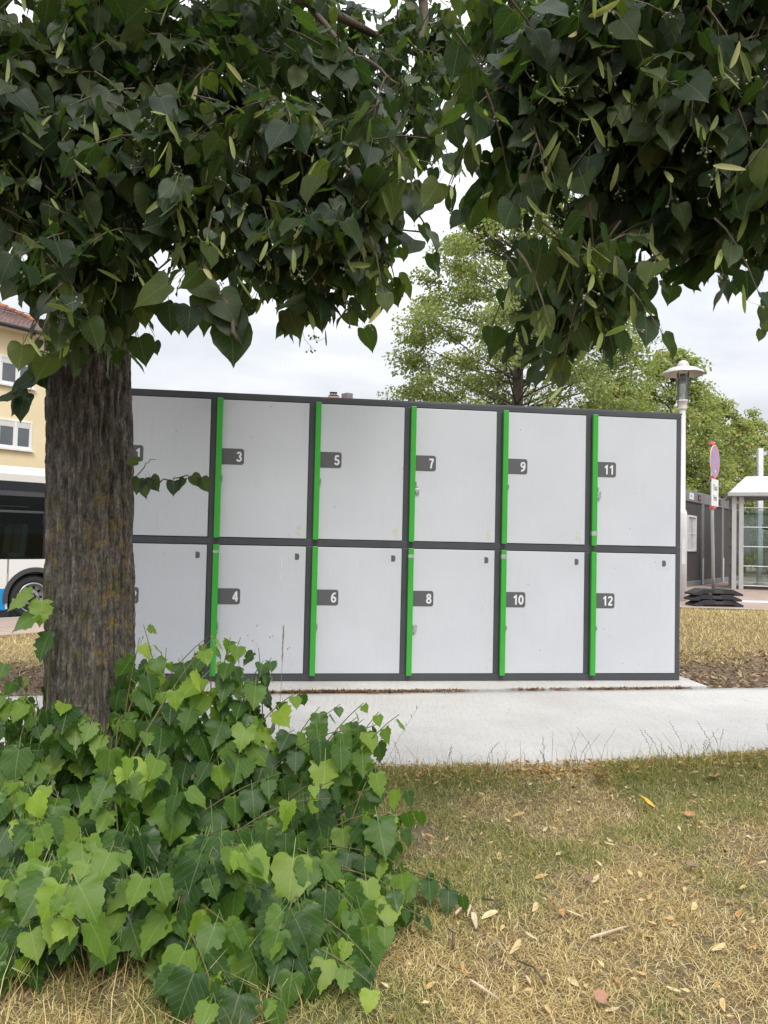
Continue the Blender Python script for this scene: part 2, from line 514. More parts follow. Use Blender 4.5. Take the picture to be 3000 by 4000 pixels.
grn = t.ramp(rn, [(0, (0.10, 0.15, 0.03)), (0.5, (0.20, 0.26, 0.05)), (1, (0.38, 0.40, 0.11))])
c = t.mix(gn, dry, grn)
t.base(c); t.b.inputs['Roughness'].default_value = 0.65; t.b.inputs['Specular IOR Level'].default_value = 0.25
tl = t.n('ShaderNodeBsdfTranslucent'); t.l(c, tl.inputs[0])
ms = t.n('ShaderNodeMixShader'); ms.inputs[0].default_value = 0.25
t.l(t.b.outputs[0], ms.inputs[1]); t.l(tl.outputs[0], ms.inputs[2]); t.l(ms.outputs[0], t.out.inputs['Surface'])
M['blade'] = t.mat

# ------------------------------------------------------------------ terrain
BUS_A = R(47)
KERB = P(90, 2405, 14.9); KERB = np.array([KERB.x, KERB.y])
KE = np.array([math.cos(BUS_A), math.sin(BUS_A)]); KN = np.array([math.sin(BUS_A), -math.cos(BUS_A)])
LOC0, LYAW, LW = np.array([-2.46275, 7.008]), 0.131144, 0.90796
def path_front(x): return 4.59 + 0.08 * x + 0.048 * np.minimum(x * x, 12)
def path_back(x): return 6.9 + 0.165 * x
def gz(x, y):
    x = np.asarray(x, float); y = np.asarray(y, float)
    rise = 0.30 * smooth((y - 8.3) / 5.2) * smooth((x - 0.2) / 2.4)
    q = (x - KERB[0]) * KN[0] + (y - KERB[1]) * KN[1]
    left = smooth((-x + 0.6) / 2.0)
    drop = -0.25 * smooth((7.6 - q) / 4.8) * left - 0.22 * smooth((1.2 - q) / 0.8) * left
    drop = np.where((y < 6.4) & (q > 0), drop * smooth((y - 5.0) / 1.4), drop)
    bumps = 0.018 * (vnoise(x * 1.7, y * 1.7, 0, 3) - 0.5) * (np.hypot(x, y) < 30)
    pfr = path_front(x)
    berm = 0.048 * smooth((y - pfr + 0.55) / 0.5) * (y < pfr + 0.12)
    return rise + drop + bumps + berm - 0.012
def dirt_at(x, y):
    n = vnoise(x * 1.3, y * 1.3, 0, 11) * 0.6 + vnoise(x * 4, y * 4, 0, 12) * 0.4
    d = y - path_back(x)
    band = smooth((2.1 - d + (n - 0.5) * 1.6) / 0.7) * (d > -0.6)
    q = (x - KERB[0]) * KN[0] + (y - KERB[1]) * KN[1]
    near = smooth((n - 0.68) / 0.12) * (y < 5.3)
    return np.clip(np.maximum(band, near * 0.9), 0, 1)
def green_at(x, y):
    n = vnoise(x * 1.1, y * 1.1, 0, 21) * 0.55 + vnoise(x * 3.4, y * 3.4, 0, 22) * 0.45
    d = path_front(x) - y
    edge = smooth((0.55 - d) / 0.5) * (d > -0.2) * 0.85
    g = smooth((n - 0.44) / 0.22) * 0.75 + edge * 0.7 * smooth((n - 0.28) / 0.2)
    g = g * (1 - 0.55 * smooth((x - 1.0) / 1.2) * smooth((4.4 - y) / 0.8))
    return np.clip(g * (y < 5.8) + 0.12 * smooth((n - 0.55) / 0.2) * (y >= 5.8), 0, 1)

xs = np.unique(np.concatenate([np.linspace(-600, -40, 12), np.linspace(-40, -9, 24), np.arange(-9, 9.01, 0.12), np.linspace(9, 40, 24), np.linspace(40, 600, 12)]).round(4))
ys = np.unique(np.concatenate([np.linspace(-300, -4, 8), np.arange(-4, 17.01, 0.12), np.linspace(17, 60, 40), np.linspace(60, 900, 12)]).round(4))
GX, GY = np.meshgrid(xs, ys)
GZ = gz(GX, GY)
nx, ny = len(xs), len(ys)
idx = np.arange(nx * ny).reshape(ny, nx)
Q = np.stack([idx[:-1, :-1], idx[:-1, 1:], idx[1:, 1:], idx[1:, :-1]], -1).reshape(-1, 4)
me = tri_mesh('ground', np.stack([GX, GY, GZ], -1).reshape(-1, 3), Q, True,
              {'dirt': dirt_at(GX, GY).ravel(), 'green': green_at(GX, GY).ravel()})
tag(link('ground', me, None, M['soil']), kind='structure')

# concrete path
px_ = np.arange(-9, 12.01, 0.06)
fr = path_front(px_) + 0.09 * (vnoise(px_ * 3, 0, 0, 31) - 0.5) + 0.03 * (vnoise(px_ * 11, 0, 0, 32) - 0.5)
bk = path_back(px_) + 0.035 * (vnoise(px_ * 5, 0, 0, 33) - 0.5)
V = []
rows = 14
for r in range(rows + 1):
    tt = r / rows
    V.append(np.stack([px_, fr * (1 - tt) + bk * tt, np.full_like(px_, 0.045)], -1))
V.insert(0, np.stack([px_, fr, np.full_like(px_, -0.12)], -1))
V.append(np.stack([px_, bk, np.full_like(px_, -0.12)], -1))
V = np.stack(V)
n0, n1 = V.shape[:2]
idx = np.arange(n0 * n1).reshape(n0, n1)
Q = np.stack([idx[:-1, :-1], idx[:-1, 1:], idx[1:, 1:], idx[1:, :-1]], -1).reshape(-1, 4)
tag(link('path', tri_mesh('path', V.reshape(-1, 3), Q), None, M['concrete']), kind='structure')

# concrete pad under the lockers (front edge a hand's breadth behind the path's ragged back edge)
LE = np.array([math.cos(LYAW), math.sin(LYAW)]); LN = np.array([-math.sin(LYAW), math.cos(LYAW)])
pad_x = np.arange(-2.75, 3.14, 0.07)
pf = path_back(pad_x) + 0.028 + 0.03 * (vnoise(pad_x * 6, 5, 0, 34) - 0.5)
poly = [(x, y) for x, y in zip(pad_x, pf)] + [(3.14, 7.43), (2.86, 10.1), (-3.05, 9.3)]
m = MB(); m.prism(poly, -0.1, 0.0625, axis='z')
o = m.build('pad', M['concrete'], bevel=0.008); tag(o, kind='structure')

# paving, road, kerbs
def strip(name, mat, s0, s1, q0, q1, z0, z1):
    m = MB(); c = [KERB + KE * s + KN * q for s, q in ((s0, q0), (s1, q0), (s1, q1), (s0, q1))]
    m.prism([(a[0], a[1]) for a in c][::-1], z0, z1, axis='z')
    return tag(m.build(name, mat), kind='structure')
strip('pavement', M['paving'], -5, 22, 0.14, 2.5, -0.6, -0.238)
strip('kerb', M['kerb'], -5, 22, 0.0, 0.137, -0.7, -0.232)
strip('road', M['asphalt'], -40, 60, -9, -0.003, -0.9, -0.40)
e0, e1 = P(2600, 2368, 13.7), P(3400, 2415, 13.3)
m = MB(); m.prism([(e0.x, e0.y), (e1.x, e1.y), (40, 13.2), (40, 48), (6, 48)], 0.1, 0.306, axis='z')
tag(m.build('pavement', M['paving']), kind='structure')
m = MB(); m.prism([(e0.x, e0.y - 0.075), (e1.x, e1.y - 0.075), (e1.x, e1.y - 0.003), (e0.x, e0.y - 0.003)], 0.1, 0.318, axis='z')
tag(m.build('kerb', pmat('dark edging', (0.13, 0.11, 0.09), 0.9, 0, 0.3, 8)), kind='structure')
mk0 = P(2868, 2338, 15.6); mk1 = P(3060, 2350, 15.3)
m = MB(); m.box(mk0.x, mk1.x + 2, 15.4, 15.85, 0.30, 0.310)
tag(m.build('road_marking', M['white_paint']), kind='structure')

# ------------------------------------------------------------------ bike lockers
lock = thing('bike_locker_bank', 'long two-storey bank of grey bike lockers with green bars on the concrete pad', 'lockers', (LOC0[0], LOC0[1], 0.075), LYAW)
V0 = 0.075
U1 = 5 * LW + 0.892 + 0.052     # right end
UL = -0.075
Z_TOP, Z_U1, Z_U0, Z_L1, Z_L0 = 2.722 - V0, 2.668 - V0, 1.388 - V0, 1.318 - V0, 0.133 - V0
m = MB()
m.box(UL, U1, 0, 0.06, Z_U1 + 0.004, Z_TOP)                 # top rail
m.box(UL, U1, 0, 0.06, -0.011, Z_L0 - 0.004)                     # bottom rail
m.box(UL, U1, 0.001, 0.06, Z_L1 + 0.004, Z_U0 - 0.004)      # middle rail
for i in range(7):
    a = i * LW - 0.058 if i < 6 else U1 - 0.052
    b = i * LW + 0.02 if i < 6 else U1
    if i == 0: a = UL
    m.box(a, b, 0.002, 0.058, Z_L0 - 0.003, Z_L1 + 0.003)
    m.box(a, b, 0.002, 0.058, Z_U0 - 0.003, Z_U1 + 0.003)
m.build('frame', M['anthracite'], lock, bevel=0.004)
m = MB()
m.box(UL, U1, 0.0605, 2.0, -0.011, Z_TOP - 0.004)
m.build('body_shell', M['anthracite'], lock, bevel=0.01)
m = MB(); m.box(UL - 0.012, U1 + 0.012, 0.004, 2.03, Z_TOP - 0.003, Z_TOP + 0.012)
m.build('roof_sheet', M['anthracite'], lock, bevel=0.004)
m = MB()
for i in range(6):
    for (za, zb) in ((Z_U0, Z_U1), (Z_L0, Z_L1)):
        m.box(i * LW + 0.0, i * LW + LW - 0.058, 0.012, 0.05, za - 0.004, zb + 0.004)
m.build('door_seal', M['black_gap'], lock)

def rounded_plate(u0, u1, v0, v1, r, left=False):
    pts = [(u0, v0)]
    for (cx, cz, a0) in ((u1 - r, v0 + r, -90), (u1 - r, v1 - r, 0)):
        for k in range(7):
            a = R(a0 + 90 * k / 6); pts.append((cx + r * math.cos(a), cz + r * math.sin(a)))
    pts.append((u0, v1))
    return pts
tapes = {4: (0.935, 0.955), 8: (0.925, 0.95), 10: (0.93, 0.965), 11: (0.075, 0.11)}
for i in range(6):
    for lower in (0, 1):
        num = 2 * i + 1 + lower
        za, zb = (Z_L0, Z_L1) if lower else (Z_U0, Z_U1)
        u0 = i * LW
        ur = u0 + LW - 0.062 if i < 5 else U1 - 0.057
        m = MB(); m.box(u0 + 0.012, ur, -0.008, 0.014, za + 0.003, zb - 0.003)
        d = m.build('door', M['door'], lock, bevel=0.003)
        # green bar
        bz0, bz1 = (0.118 - V0, 1.322 - V0) if lower else (1.382 - V0, 2.676 - V0)
        m = MB(); m.box(u0 - 0.002, u0 + 0.05, -0.046, -0.0085, bz0, bz1)
        bar = m.build('handle_bar', M['green'], d, bevel=0.005)
        # number plate
        pv = (0.77 - V0, 0.918 - V0) if lower else (2.062 - V0, 2.212 - V0)
        m = MB(); m.prism(rounded_plate(u0 + 0.05, u0 + 0.252, pv[0], pv[1], 0.024), -0.0097, -0.0085)
        m.build('number_plate', M['plate'], d)
        o = link('number', digits_mesh(str(num), 0.094), d, M['number'])
        o.location = (u0 + 0.237, -0.0101, (pv[0] + pv[1]) / 2)
        # hasp beside the bar
        hz = za + (zb - za) * (0.425 if not lower else 0.37)
        m = MB()
        m.box(u0 + 0.0505, u0 + 0.062, -0.03, -0.008, hz - 0.025, hz + 0.03)
        m.tube([(u0 + 0.056, -0.03, hz + 0.02), (u0 + 0.062, -0.045, hz + 0.01), (u0 + 0.056, -0.03, hz - 0.02)], 0.004, 6)
        m.build('hasp', M['steel'], d)
        if lower:
            m = MB(); m.prism(rounded_plate(u0 + 0.745, u0 + 0.785, 1.19 - V0, 1.25 - V0, 0.018), -0.0101, -0.0090)
            m.build('sticker', M['plate'], d)
            m = MB(); m.box(u0 + 0.68, u0 + 0.83, -0.0087, -0.0081, 1.15 - V0, 1.305 - V0)
            m.build('sticker_film', M['film'], d)
        if not lower and num in (3, 5, 7, 9):      # pale remains of a removed label, lower right
            m = MB(); m.box(u0 + 0.755, u0 + 0.80, -0.0086, -0.0081, za + 0.03, za + 0.125)
            m.build('label_residue', M['residue'], d)
        if num == 4:                                # white bird drips and flung mud
            zz = zb - 0.10
            for (a, b_, w1) in ((0.0, 0.10, 0.003), (0.17, 0.21, 0.004), (0.155, 0.168, 0.003)):
                m = MB(); m.prism([(u0 + 0.625 - w1, zz - b_), (u0 + 0.625 + w1 * 1.5, zz - b_ + 0.004), (u0 + 0.624 + w1 * 0.5, zz - a), (u0 + 0.622 - w1 * 0.3, zz - a - 0.003)], -0.0092, -0.0082)
                m.build('drip', M['number'], d)
            m = MB(); q_ = random.Random(3)
            for _ in range(14):
                a, b_, r_ = u0 + q_.uniform(0.3, 0.8), za + q_.uniform(0.05, 0.45), q_.uniform(0.002, 0.005)
                m.box(a - r_, a + r_, -0.0092, -0.0082, b_ - r_, b_ + r_ * 1.4)
            tag(m.build('mud_specks', M['plate'], d), kind='stuff')
        if num in tapes:
            f0, f1 = tapes[num]
            m = MB(); m.box(u0 - 0.0035, u0 + 0.0515, -0.0475, -0.009, bz0 + (bz1 - bz0) * f0, bz0 + (bz1 - bz0) * f1)
            m.build('tape', M['tape'], d)
def loc_pt(u, y, z): return Vector((LOC0[0] + LE[0] * u + LN[0] * y, LOC0[1] + LE[1] * u + LN[1] * y, V0 + z))
names = {3: 'seventh', 4: 'eighth', 5: 'eleventh'}
for (num, i, lower) in ((7, 3, 0), (8, 3, 1), (11, 5, 0)):
    za, zb = (Z_L0, Z_L1) if lower else (Z_U0, Z_U1)
    hz = za + (zb - za) * (0.40 if not lower else 0.375)
    pl = thing('padlock', {7: 'small padlock on the upper row bar straight above the tilted lower padlock', 8: 'tilted padlock on the lower row bar, only one in the lower row', 11: 'tilted padlock on the rightmost green bar of the upper row'}[num], 'padlock', loc_pt(i * LW + 0.072, -0.02, hz - 0.03), LYAW, 'padlocks on the locker doors')
    m = MB(); m.box(-0.02, 0.02, -0.012, 0.009, -0.026, 0.02)
    m.build('lock_body', M['steel'], pl, bevel=0.004).rotation_euler = (0, R(24 if num != 7 else -10), 0)
    m = MB(); m.tube([(-0.012, 0, 0.018), (-0.014, 0, 0.04), (-0.004, 0, 0.05), (0.008, 0, 0.042), (0.012, 0, 0.02)], 0.0035, 6)
    m.build('shackle', M['steel'], pl).rotation_euler = (0, R(24 if num != 7 else -10), 0)

# ------------------------------------------------------------------ leaves
def make_leaf(seed, n=11, fold=0.18, droop=0.25, wid=0.47, bite=0.0, serr=0.022):
    rg = np.random.default_rng(seed)
    prof = np.array([(0.0, 0.0), (0.11, -0.08), (0.25, -0.12), (0.38, -0.07), (0.465, 0.06), (0.49, 0.22), (0.475, 0.38), (0.425, 0.53), (0.34, 0.67), (0.235, 0.79), (0.125, 0.89), (0.05, 0.97), (0.0, 1.07)])
    prof[:, 0] *= wid / 0.47
    s = np.linspace(0, len(prof) - 1, n)
    px = np.interp(s, np.arange(len(prof)), prof[:, 0]); py = np.interp(s, np.arange(len(prof)), prof[:, 1])
    V, T = [], []
    midy = np.clip(py, 0.0, None); midy = np.maximum.accumulate(midy)
    midy[0] = 0
    for k in range(n): V.append((0.0, midy[k]))
    def side(sg):
        b = len(V)
        for k in range(1, n - 1):
            sr = (serr if k % 2 else -serr) + rg.normal(0, serr * 0.5)
            w = px[k] * (1 + sr * 2.0) + sr * 0.5
            if bite and rg.random() < bite: w *= rg.uniform(0.45, 0.8)
            V.append((sg * w, py[k] + rg.normal(0, 0.01)))
        ids = [0] + list(range(b, b + n - 2)) + [n - 1]
        for k in range(n - 1):
            a, bb, c, d = k, k + 1, ids[k + 1], ids[k]
            for tri in ((a, bb, c), (a, c, d)):
                if len(set(tri)) == 3: T.append(tri if sg < 0 else tri[::-1])
    side(1); side(-1)
    V = np.array(V)
    x, y = V[:, 0], V[:, 1]
    tw = rg.normal(0, 0.12)
    z = fold * np.abs(x) - droop * y * y + tw * x * y + 0.05 * np.sin(9 * y + 3 * np.abs(x)) * np.abs(x) * 2 + rg.normal(0, 0.008, len(x)) * (np.abs(x) > 0)
    uv = V.copy()
    # petiole
    b = len(V)
    V3 = np.concatenate([np.stack([x, y, z], -1), np.array([(-0.012, 0.02, 0.0), (0.012, 0.02, 0.0), (0.008, -0.42, 0.10), (-0.008, -0.42, 0.10)])])
    uv = np.concatenate([uv, np.zeros((4, 2))])
    T += [(b, b + 1, b + 2), (b, b + 2, b + 3)]
    return V3, np.array(T), uv

LEAVES = [make_leaf(100 + i, 13, 0.10 + 0.03 * (i % 4), 0.12 + 0.07 * (i % 3), 0.45 + 0.025 * (i % 3), 0.0, 0.006) for i in range(8)]
BLEAVES = [make_leaf(200 + i, 17, 0.08 + 0.03 * (i % 4), 0.15 + 0.07 * (i % 3), 0.44 + 0.03 * (i % 3), 0.05 if i % 2 else 0.01, 0.026) for i in range(10)]

def orient(tip, nrm):
    """frames whose Y axis is tip and whose Z axis is near nrm"""
    y = tip / np.linalg.norm(tip, axis=1, keepdims=True)
    z = nrm - y * np.sum(nrm * y, 1, keepdims=True)
    z = z / np.maximum(np.linalg.norm(z, axis=1, keepdims=True), 1e-6)
    x = np.cross(y, z)
    return np.stack([x, y, z], -1)

def merged(name, variants, vi, pos, Rm, size, parent, mat, rnd):
    Vs, Ts, Us, Rs = [], [], [], []
    off = 0
    for k, (LV, LT, LU) in enumerate(variants):
        s = np.where(vi == k)[0]
        if len(s) == 0: continue
        W = np.einsum('nij,vj->nvi', Rm[s] * size[s, None, None], LV) + pos[s, None, :]
        Vs.append(W.reshape(-1, 3))
        Ts.append((LT[None] + (np.arange(len(s)) * len(LV))[:, None, None] + off).reshape(-1, 3))
        Us.append(np.tile(LU, (len(s), 1)))
        Rs.append(np.repeat(rnd[s], len(LV)))
        off += len(s) * len(LV)
    me = tri_mesh(name, np.concatenate(Vs), np.concatenate(Ts), True, {'rnd': np.concatenate(Rs)}, np.concatenate(Us))
    o = link(name, me, parent, mat)
    tag(o, kind='stuff')
    return o

def leaf_meshes(variants, mat, tagname):
    out = []
    for k, (LV, LT, LU) in enumerate(variants):
        me = tri_mesh(tagname, LV, LT, True, {'rnd': np.full(len(LV), 0.0)}, LU)
        me.materials.append(mat); out.append(me)
    return out

ZB = np.zeros((520, 400), bool)
def show_most(pos, size, count, scale=0.36):
    """indices of the leaves that show largest from the photograph's side"""
    x, y, z = project(pos)
    order = np.argsort(z)
    vis = np.zeros(len(pos))
    buf = np.zeros((500, 375), np.int8)
    for i in order:
        if z[i] < 0.3: continue
        r = scale * size[i] * F_PX / z[i] / 8
        cx, cy = x[i] / 8, y[i] / 8
        x0, x1, y0, y1 = int(max(0, cx - r)), int(min(374, cx + r)), int(max(0, cy - r)), int(min(499, cy + r))
        if x1 < x0 or y1 < y0: continue
        s = buf[y0:y1 + 1, x0:x1 + 1]
        vis[i] = np.sum(s == 0)
        s[:] = 1
    return np.argsort(-vis)[:count], vis

def place_parts(name, meshes, ids, vi, pos, Rm, size, parent):
    loc = np.array(parent.location)
    for i in ids:
        o = bpy.data.objects.new(name, meshes[vi[i]])
        COL.objects.link(o); o.parent = parent
        mt = np.eye(4); mt[:3, :3] = Rm[i] * size[i]; mt[:3, 3] = pos[i] - loc
        o.matrix_local = Matrix(mt.tolist())

def unit(v): return v / np.maximum(np.linalg.norm(v, axis=-1, keepdims=True), 1e-9)

# bract with its fruits
def make_bract(seed):
    rg = random.Random(seed)
    m = MB()
    L, w = 1.0, rg.uniform(0.07, 0.105)
    pts = [(0, 0.015), (0.18, w * 0.7), (0.45, w), (0.75, w * 0.95), (0.93, w * 0.5), (1.0, 0.01)]
    bend = rg.uniform(-0.22, 0.22)
    vs, fs = [], []
    cv = rg.uniform(-0.25, 0.25)
    for (y, ww) in pts:
        zz = cv * y * y
        bx = bend * y * y; vs += [(bx - ww, y, zz + 0.5 * ww), (bx, y, zz), (bx + ww, y, zz + 0.4 * ww)]
    for k in range(len(pts) - 1):
        a = k * 3
        fs += [(a, a + 1, a + 4, a + 3), (a + 1, a + 2, a + 5, a + 4)]
    m.add(vs, fs, 0)
    c = Vector((rg.uniform(-0.1, 0.1), 0.8, -0.5))
    m.tube([(0, 0.45, cv * 0.2), (0.02, 0.65, -0.2), c], 0.008, 3, 1, False)
    for k in range(rg.randint(3, 6)):
        e = c + Vector((rg.uniform(-0.25, 0.25), rg.uniform(0.0, 0.25), rg.uniform(-0.3, 0.05)))
        m.tube([c, e], 0.006, 3, 1, False)
        m.ball(e, 0.042, 1, 6, 4)
    me = bpy.data.meshes.new('bract')
    me.from_pydata(m.v, [], m.f)
    me.materials.append(M['bract']); me.materials.append(M['fruit'])
    me.polygons.foreach_set('material_index', m.m)
    me.polygons.foreach_set('use_smooth', [True] * len(me.polygons))
    at = me.attributes.new('rnd', 'FLOAT', 'POINT')
    me.update()
    return me
BRACTS = [make_bract(s) for s in range(8)]

class Crown:
    """sprays of leaves on drooping twigs"""
    def __init__(self, seed):
        self.rg = np.random.default_rng(seed)
        self.pos, self.tip, self.nrm, self.size = [], [], [], []
        self.twigs = []
        self.br = []
    def spray(self, c, d, length, n, lsize, droop=0.5, bract=0.6):
        rg = self.rg
        d = d / (np.linalg.norm(d) + 1e-9)
        side = np.cross(d, (0, 0, 1)); side /= (np.linalg.norm(side) + 1e-9)
        pts = []
        for k in range(5):
            t = k / 4
            pts.append(c + d * length * t + np.array((0, 0, -droop * length * t * t)))
        pts = np.array(pts)
        self.twigs.append(pts)
        for k in range(n):
            t = (k + 0.6) / n
            p = np.array([np.interp(t, np.linspace(0, 1, 5), pts[:, a]) for a in range(3)])
            sg = 1 if k % 2 else -1
            out = side * sg * rg.uniform(0.4, 1.0) + d * rg.uniform(0.2, 0.7)
            tip = out + np.array((0, 0, -rg.uniform(0.35, 1.5))) + rg.normal(0, 0.2, 3)
            tip /= np.linalg.norm(tip)
            s = lsize * rg.uniform(0.48, 1.25)
            nr = np.array((0, 0, 1.0)) + out * 0.4 + rg.normal(0, 0.42, 3)
            self.pos.append(p + tip * s * 0.42 + rg.normal(0, 0.01, 3)); self.tip.append(tip); self.nrm.append(nr); self.size.append(s)
            if rg.random() < bract * 0.45:
                bt = np.array((0, 0, -1.0)) + rg.normal(0, 0.5, 3)
                nv = unit(np.array((-p[0], -p[1], 0.0)))
                self.br.append((p + nv * rg.uniform(-0.02, 0.10) + np.array((0, 0, -rg.uniform(0.02, 0.10))), bt, nv + rg.normal(0, 0.6, 3), lsize * rg.uniform(0.75, 1.1)))
    def blob(self, c, rad, sprays, lsize, length=0.34, n=9, outward=None, bract=0.6):
        rg = self.rg
        c = np.array(c); rad = np.array(rad)
        for _ in range(sprays):
            v = unit(rg.normal(0, 1, 3)); v *= rg.random() ** 0.42
            p = c + v * rad
            ang = rg.uniform(0, 2 * math.pi)
            d = np.array((math.cos(ang), math.sin(ang), rg.uniform(-0.5, 0.15)))
            if outward is not None: d = d + np.array(outward)
            self.spray(p - 0.5 * length * unit(d), d, length * rg.uniform(0.7, 1.2), n, lsize, rg.uniform(0.2, 0.7), bract)
    def leaf(self, p, tip, nrm, size):
        self.pos.append(np.array(p)); self.tip.append(np.array(tip, float)); self.nrm.append(np.array(nrm, float)); self.size.append(size)
    def finish(self, root, mats, variants, meshes, count, bracts, name='leaf', stuff='foliage', young=None):
        pos, size = np.array(self.pos), np.array(self.size)
        Rm = orient(np.array(self.tip), np.array(self.nrm))
        vi = self.rg.integers(0, len(variants), len(pos))
        rnd = self.rg.random(len(pos))
        loc = np.array(root.location)
        best, vis = show_most(pos, size, count)
        place_parts(name, meshes, best, vi, pos, Rm, size, root)
        rest = np.setdiff1d(np.arange(len(pos)), best)
        if len(rest):
            merged(stuff, variants, vi[rest], pos[rest] - loc, Rm[rest], size[rest], root, mats, rnd[rest])
        # bracts
        if self.br and bracts:
            bp = np.array([b[0] for b in self.br]); bs = np.array([b[3] for b in self.br])
            bR = orient(np.array([b[1] for b in self.br]), np.array([b[2] for b in self.br]))
            x, y, z = project(bp)
            inside = np.where((x > -80) & (x < 3080) & (y > -150) & (y < 4000) & (z > 0.3))[0]
            inside = inside[np.argsort(z[inside] + self.rg.uniform(0, 0.5, len(inside)))][:bracts]
            place_parts('bract', BRACTS, inside, self.rg.integers(0, len(BRACTS), len(bp)), bp, bR, bs, root)
        m = MB()
        for pts in self.twigs:
            m.tube([Vector(p - loc) for p in pts], [0.004, 0.0035, 0.003, 0.0025, 0.0015], 4, 0, False)
        if m.v:
            o = m.build('twigs', M['twig'], root); tag(o, kind='stuff')
        return len(pos)

leafM = leaf_meshes(LEAVES, M['canopy_leaf'], 'linden_leaf')
bleafM = leaf_meshes(BLEAVES, M['bush_leaf'], 'shoot_leaf')
yleafM = leaf_meshes(BLEAVES, M['young_leaf'], 'young_leaf')

# ------------------------------------------------------------------ the linden on the left
tb = P(356, 2000, 3.8); tree_loc = Vector((tb.x, 3.8, 0))
tree = thing('linden_tree', 'big linden tree with rough lichened trunk standing in the leafy bush', 'tree', tree_loc)
cl = [(P(356, 2000, 3.8).x, 3.8, -0.08, 0.275), (P(356, 2000, 3.8).x, 3.8, 0.12, 0.245)]
for (a, b, Y, r) in ((352, 2750, 3.8, 0.216), (354, 2300, 3.8, 0.212), (352, 1800, 3.8, 0.208), (350, 1500, 3.8, 0.206), (345, 1300, 3.8, 0.202), (385, 900, 3.82, 0.185), (455, 450, 3.85, 0.16), (520, 0, 3.9, 0.14), (560, -600, 4.0, 0.12), (590, -1500, 4.1, 0.08)):
    p = P(a, b, Y); cl.append((p.x, p.y, p.z, r))
cl = np.array(cl)
zs = np.concatenate([np.arange(-0.08, 2.75, 0.0065), np.arange(2.75, cl[-1, 2], 0.05)])
cx, cy, cr_ = (np.interp(zs, cl[:, 2], cl[:, k]) for k in (0, 1, 3))
NA = 220
th = np.linspace(0, 2 * math.pi, NA, endpoint=False)
TH, ZZ = np.meshgrid(th, zs)
ca, sa = np.cos(TH), np.sin(TH)
wob = 0.05 * (vnoise(ca * 1.2 + 5, sa * 1.2, ZZ * 0.8, 41) - 0.5)
warp = 0.12 * (vnoise(ca * 3, sa * 3, ZZ * 2.2, 42) - 0.5)
ang = TH + warp
rid = 1 - np.abs(2 * vnoise(np.cos(ang) * 9.5, np.sin(ang) * 9.5, ZZ * 2.6, 43) - 1)
rid2 = 1 - np.abs(2 * vnoise(np.cos(ang) * 20, np.sin(ang) * 20, ZZ * 7.5, 44) - 1)
fine = vnoise(ca * 40, sa * 40, ZZ * 38, 45)
dsp = -0.019 * rid ** 3 - 0.013 * rid2 ** 2 + 0.010 * fine
flare = 1 + 0.10 * smooth((0.45 - ZZ) / 0.45) * (vnoise(ca * 1.7, sa * 1.7, 0, 46))
# an old pruning scar and a small knot on the near face
def knot(a0, z0, w, dpt):
    d2 = ((np.angle(np.exp(1j * (TH - a0))) * 0.21 / w) ** 2 + ((ZZ - z0) / w) ** 2)
    return dpt * np.exp(-d2 * 3) - 1.6 * dpt * np.exp(-d2 * 14)
dsp = dsp + knot(R(-92), P(360, 2085, 3.6).z, 0.05, 0.010) + knot(R(-62), P(470, 1560, 3.6).z, 0.10, 0.016)
RR = cr_[:, None] * 0.985 * flare * (1 + wob) + dsp
TX, TY = cx[:, None] + RR * ca, cy[:, None] + RR * sa
lich = np.exp(-((np.angle(np.exp(1j * (TH - R(-38)))) / 0.75) ** 2)) * smooth((ZZ - 0.5) / 0.5) * smooth((2.0 - ZZ) / 0.7)
lich += 1.0 * np.exp(-((np.angle(np.exp(1j * (TH - R(-125)))) / 0.4) ** 2) - ((ZZ - P(270, 2150, 3.6).z) / 0.2) ** 2)
lich += 0.25 * smooth((0.95 - ZZ) / 0.5)
idx = np.arange(len(zs) * NA).reshape(len(zs), NA)
Q = np.stack([idx[:-1], np.roll(idx[:-1], -1, 1), np.roll(idx[1:], -1, 1), idx[1:]], -1).reshape(-1, 4)
me = tri_mesh('trunk', np.stack([TX - tree_loc.x, TY - tree_loc.y, ZZ], -1).reshape(-1, 3), Q, True, {'lichen': np.clip(lich, 0, 1).ravel()})
link('trunk', me, tree, M['bark'])

def branch(root, pts, r0, r1, mat, name='branch', n=10):
    loc = Vector(root.location)
    pts = [Vector(p) for p in pts]
    q = []
    for i in range(len(pts) - 1):
        for k in range(4): q.append(pts[i].lerp(pts[i + 1], k / 4) + Vector((random.uniform(-1, 1), random.uniform(-1, 1), random.uniform(-1, 1))) * 0.015)
    q.append(pts[-1])
    m = MB(); m.tube([p - loc for p in q], [r0 + (r1 - r0) * i / (len(q) - 1) for i in range(len(q))], n)
    return m.build(name, mat, root, smooth_shade=True)

branch(tree, [P(450, 500, 3.85), P(650, 330, 3.7), P(900, 330, 3.4), P(1150, 480, 3.1), P(1380, 700, 2.95), P(1500, 950, 2.9)], 0.055, 0.008, M['twig'])
branch(tree, [P(420, 780, 3.8), P(300, 620, 3.5), P(120, 560, 3.2), P(-200, 600, 2.9)], 0.05, 0.01, M['twig'])
branch(tree, [P(500, 200, 3.9), P(800, -200, 4.6), P(1200, 0, 5.6), P(1500, 150, 6.3), P(1700, 250, 6.6)], 0.07, 0.012, M['twig'])
branch(tree, [P(1200, 0, 5.6), P(1330, 180, 5.5), P(1450, 250, 5.4), P(1560, 330, 5.3)], 0.025, 0.006, M['twig'])
branch(tree, [P(430, 820, 3.7), P(620, 950, 3.3), P(760, 1020, 3.0), P(860, 1150, 2.85), P(930, 1330, 2.8)], 0.022, 0.007, M['twig'])
branch(tree, [P(520, 0, 3.9), P(300, -500, 4.2), P(-200, -1200, 4.6)], 0.08, 0.03, M['twig'])
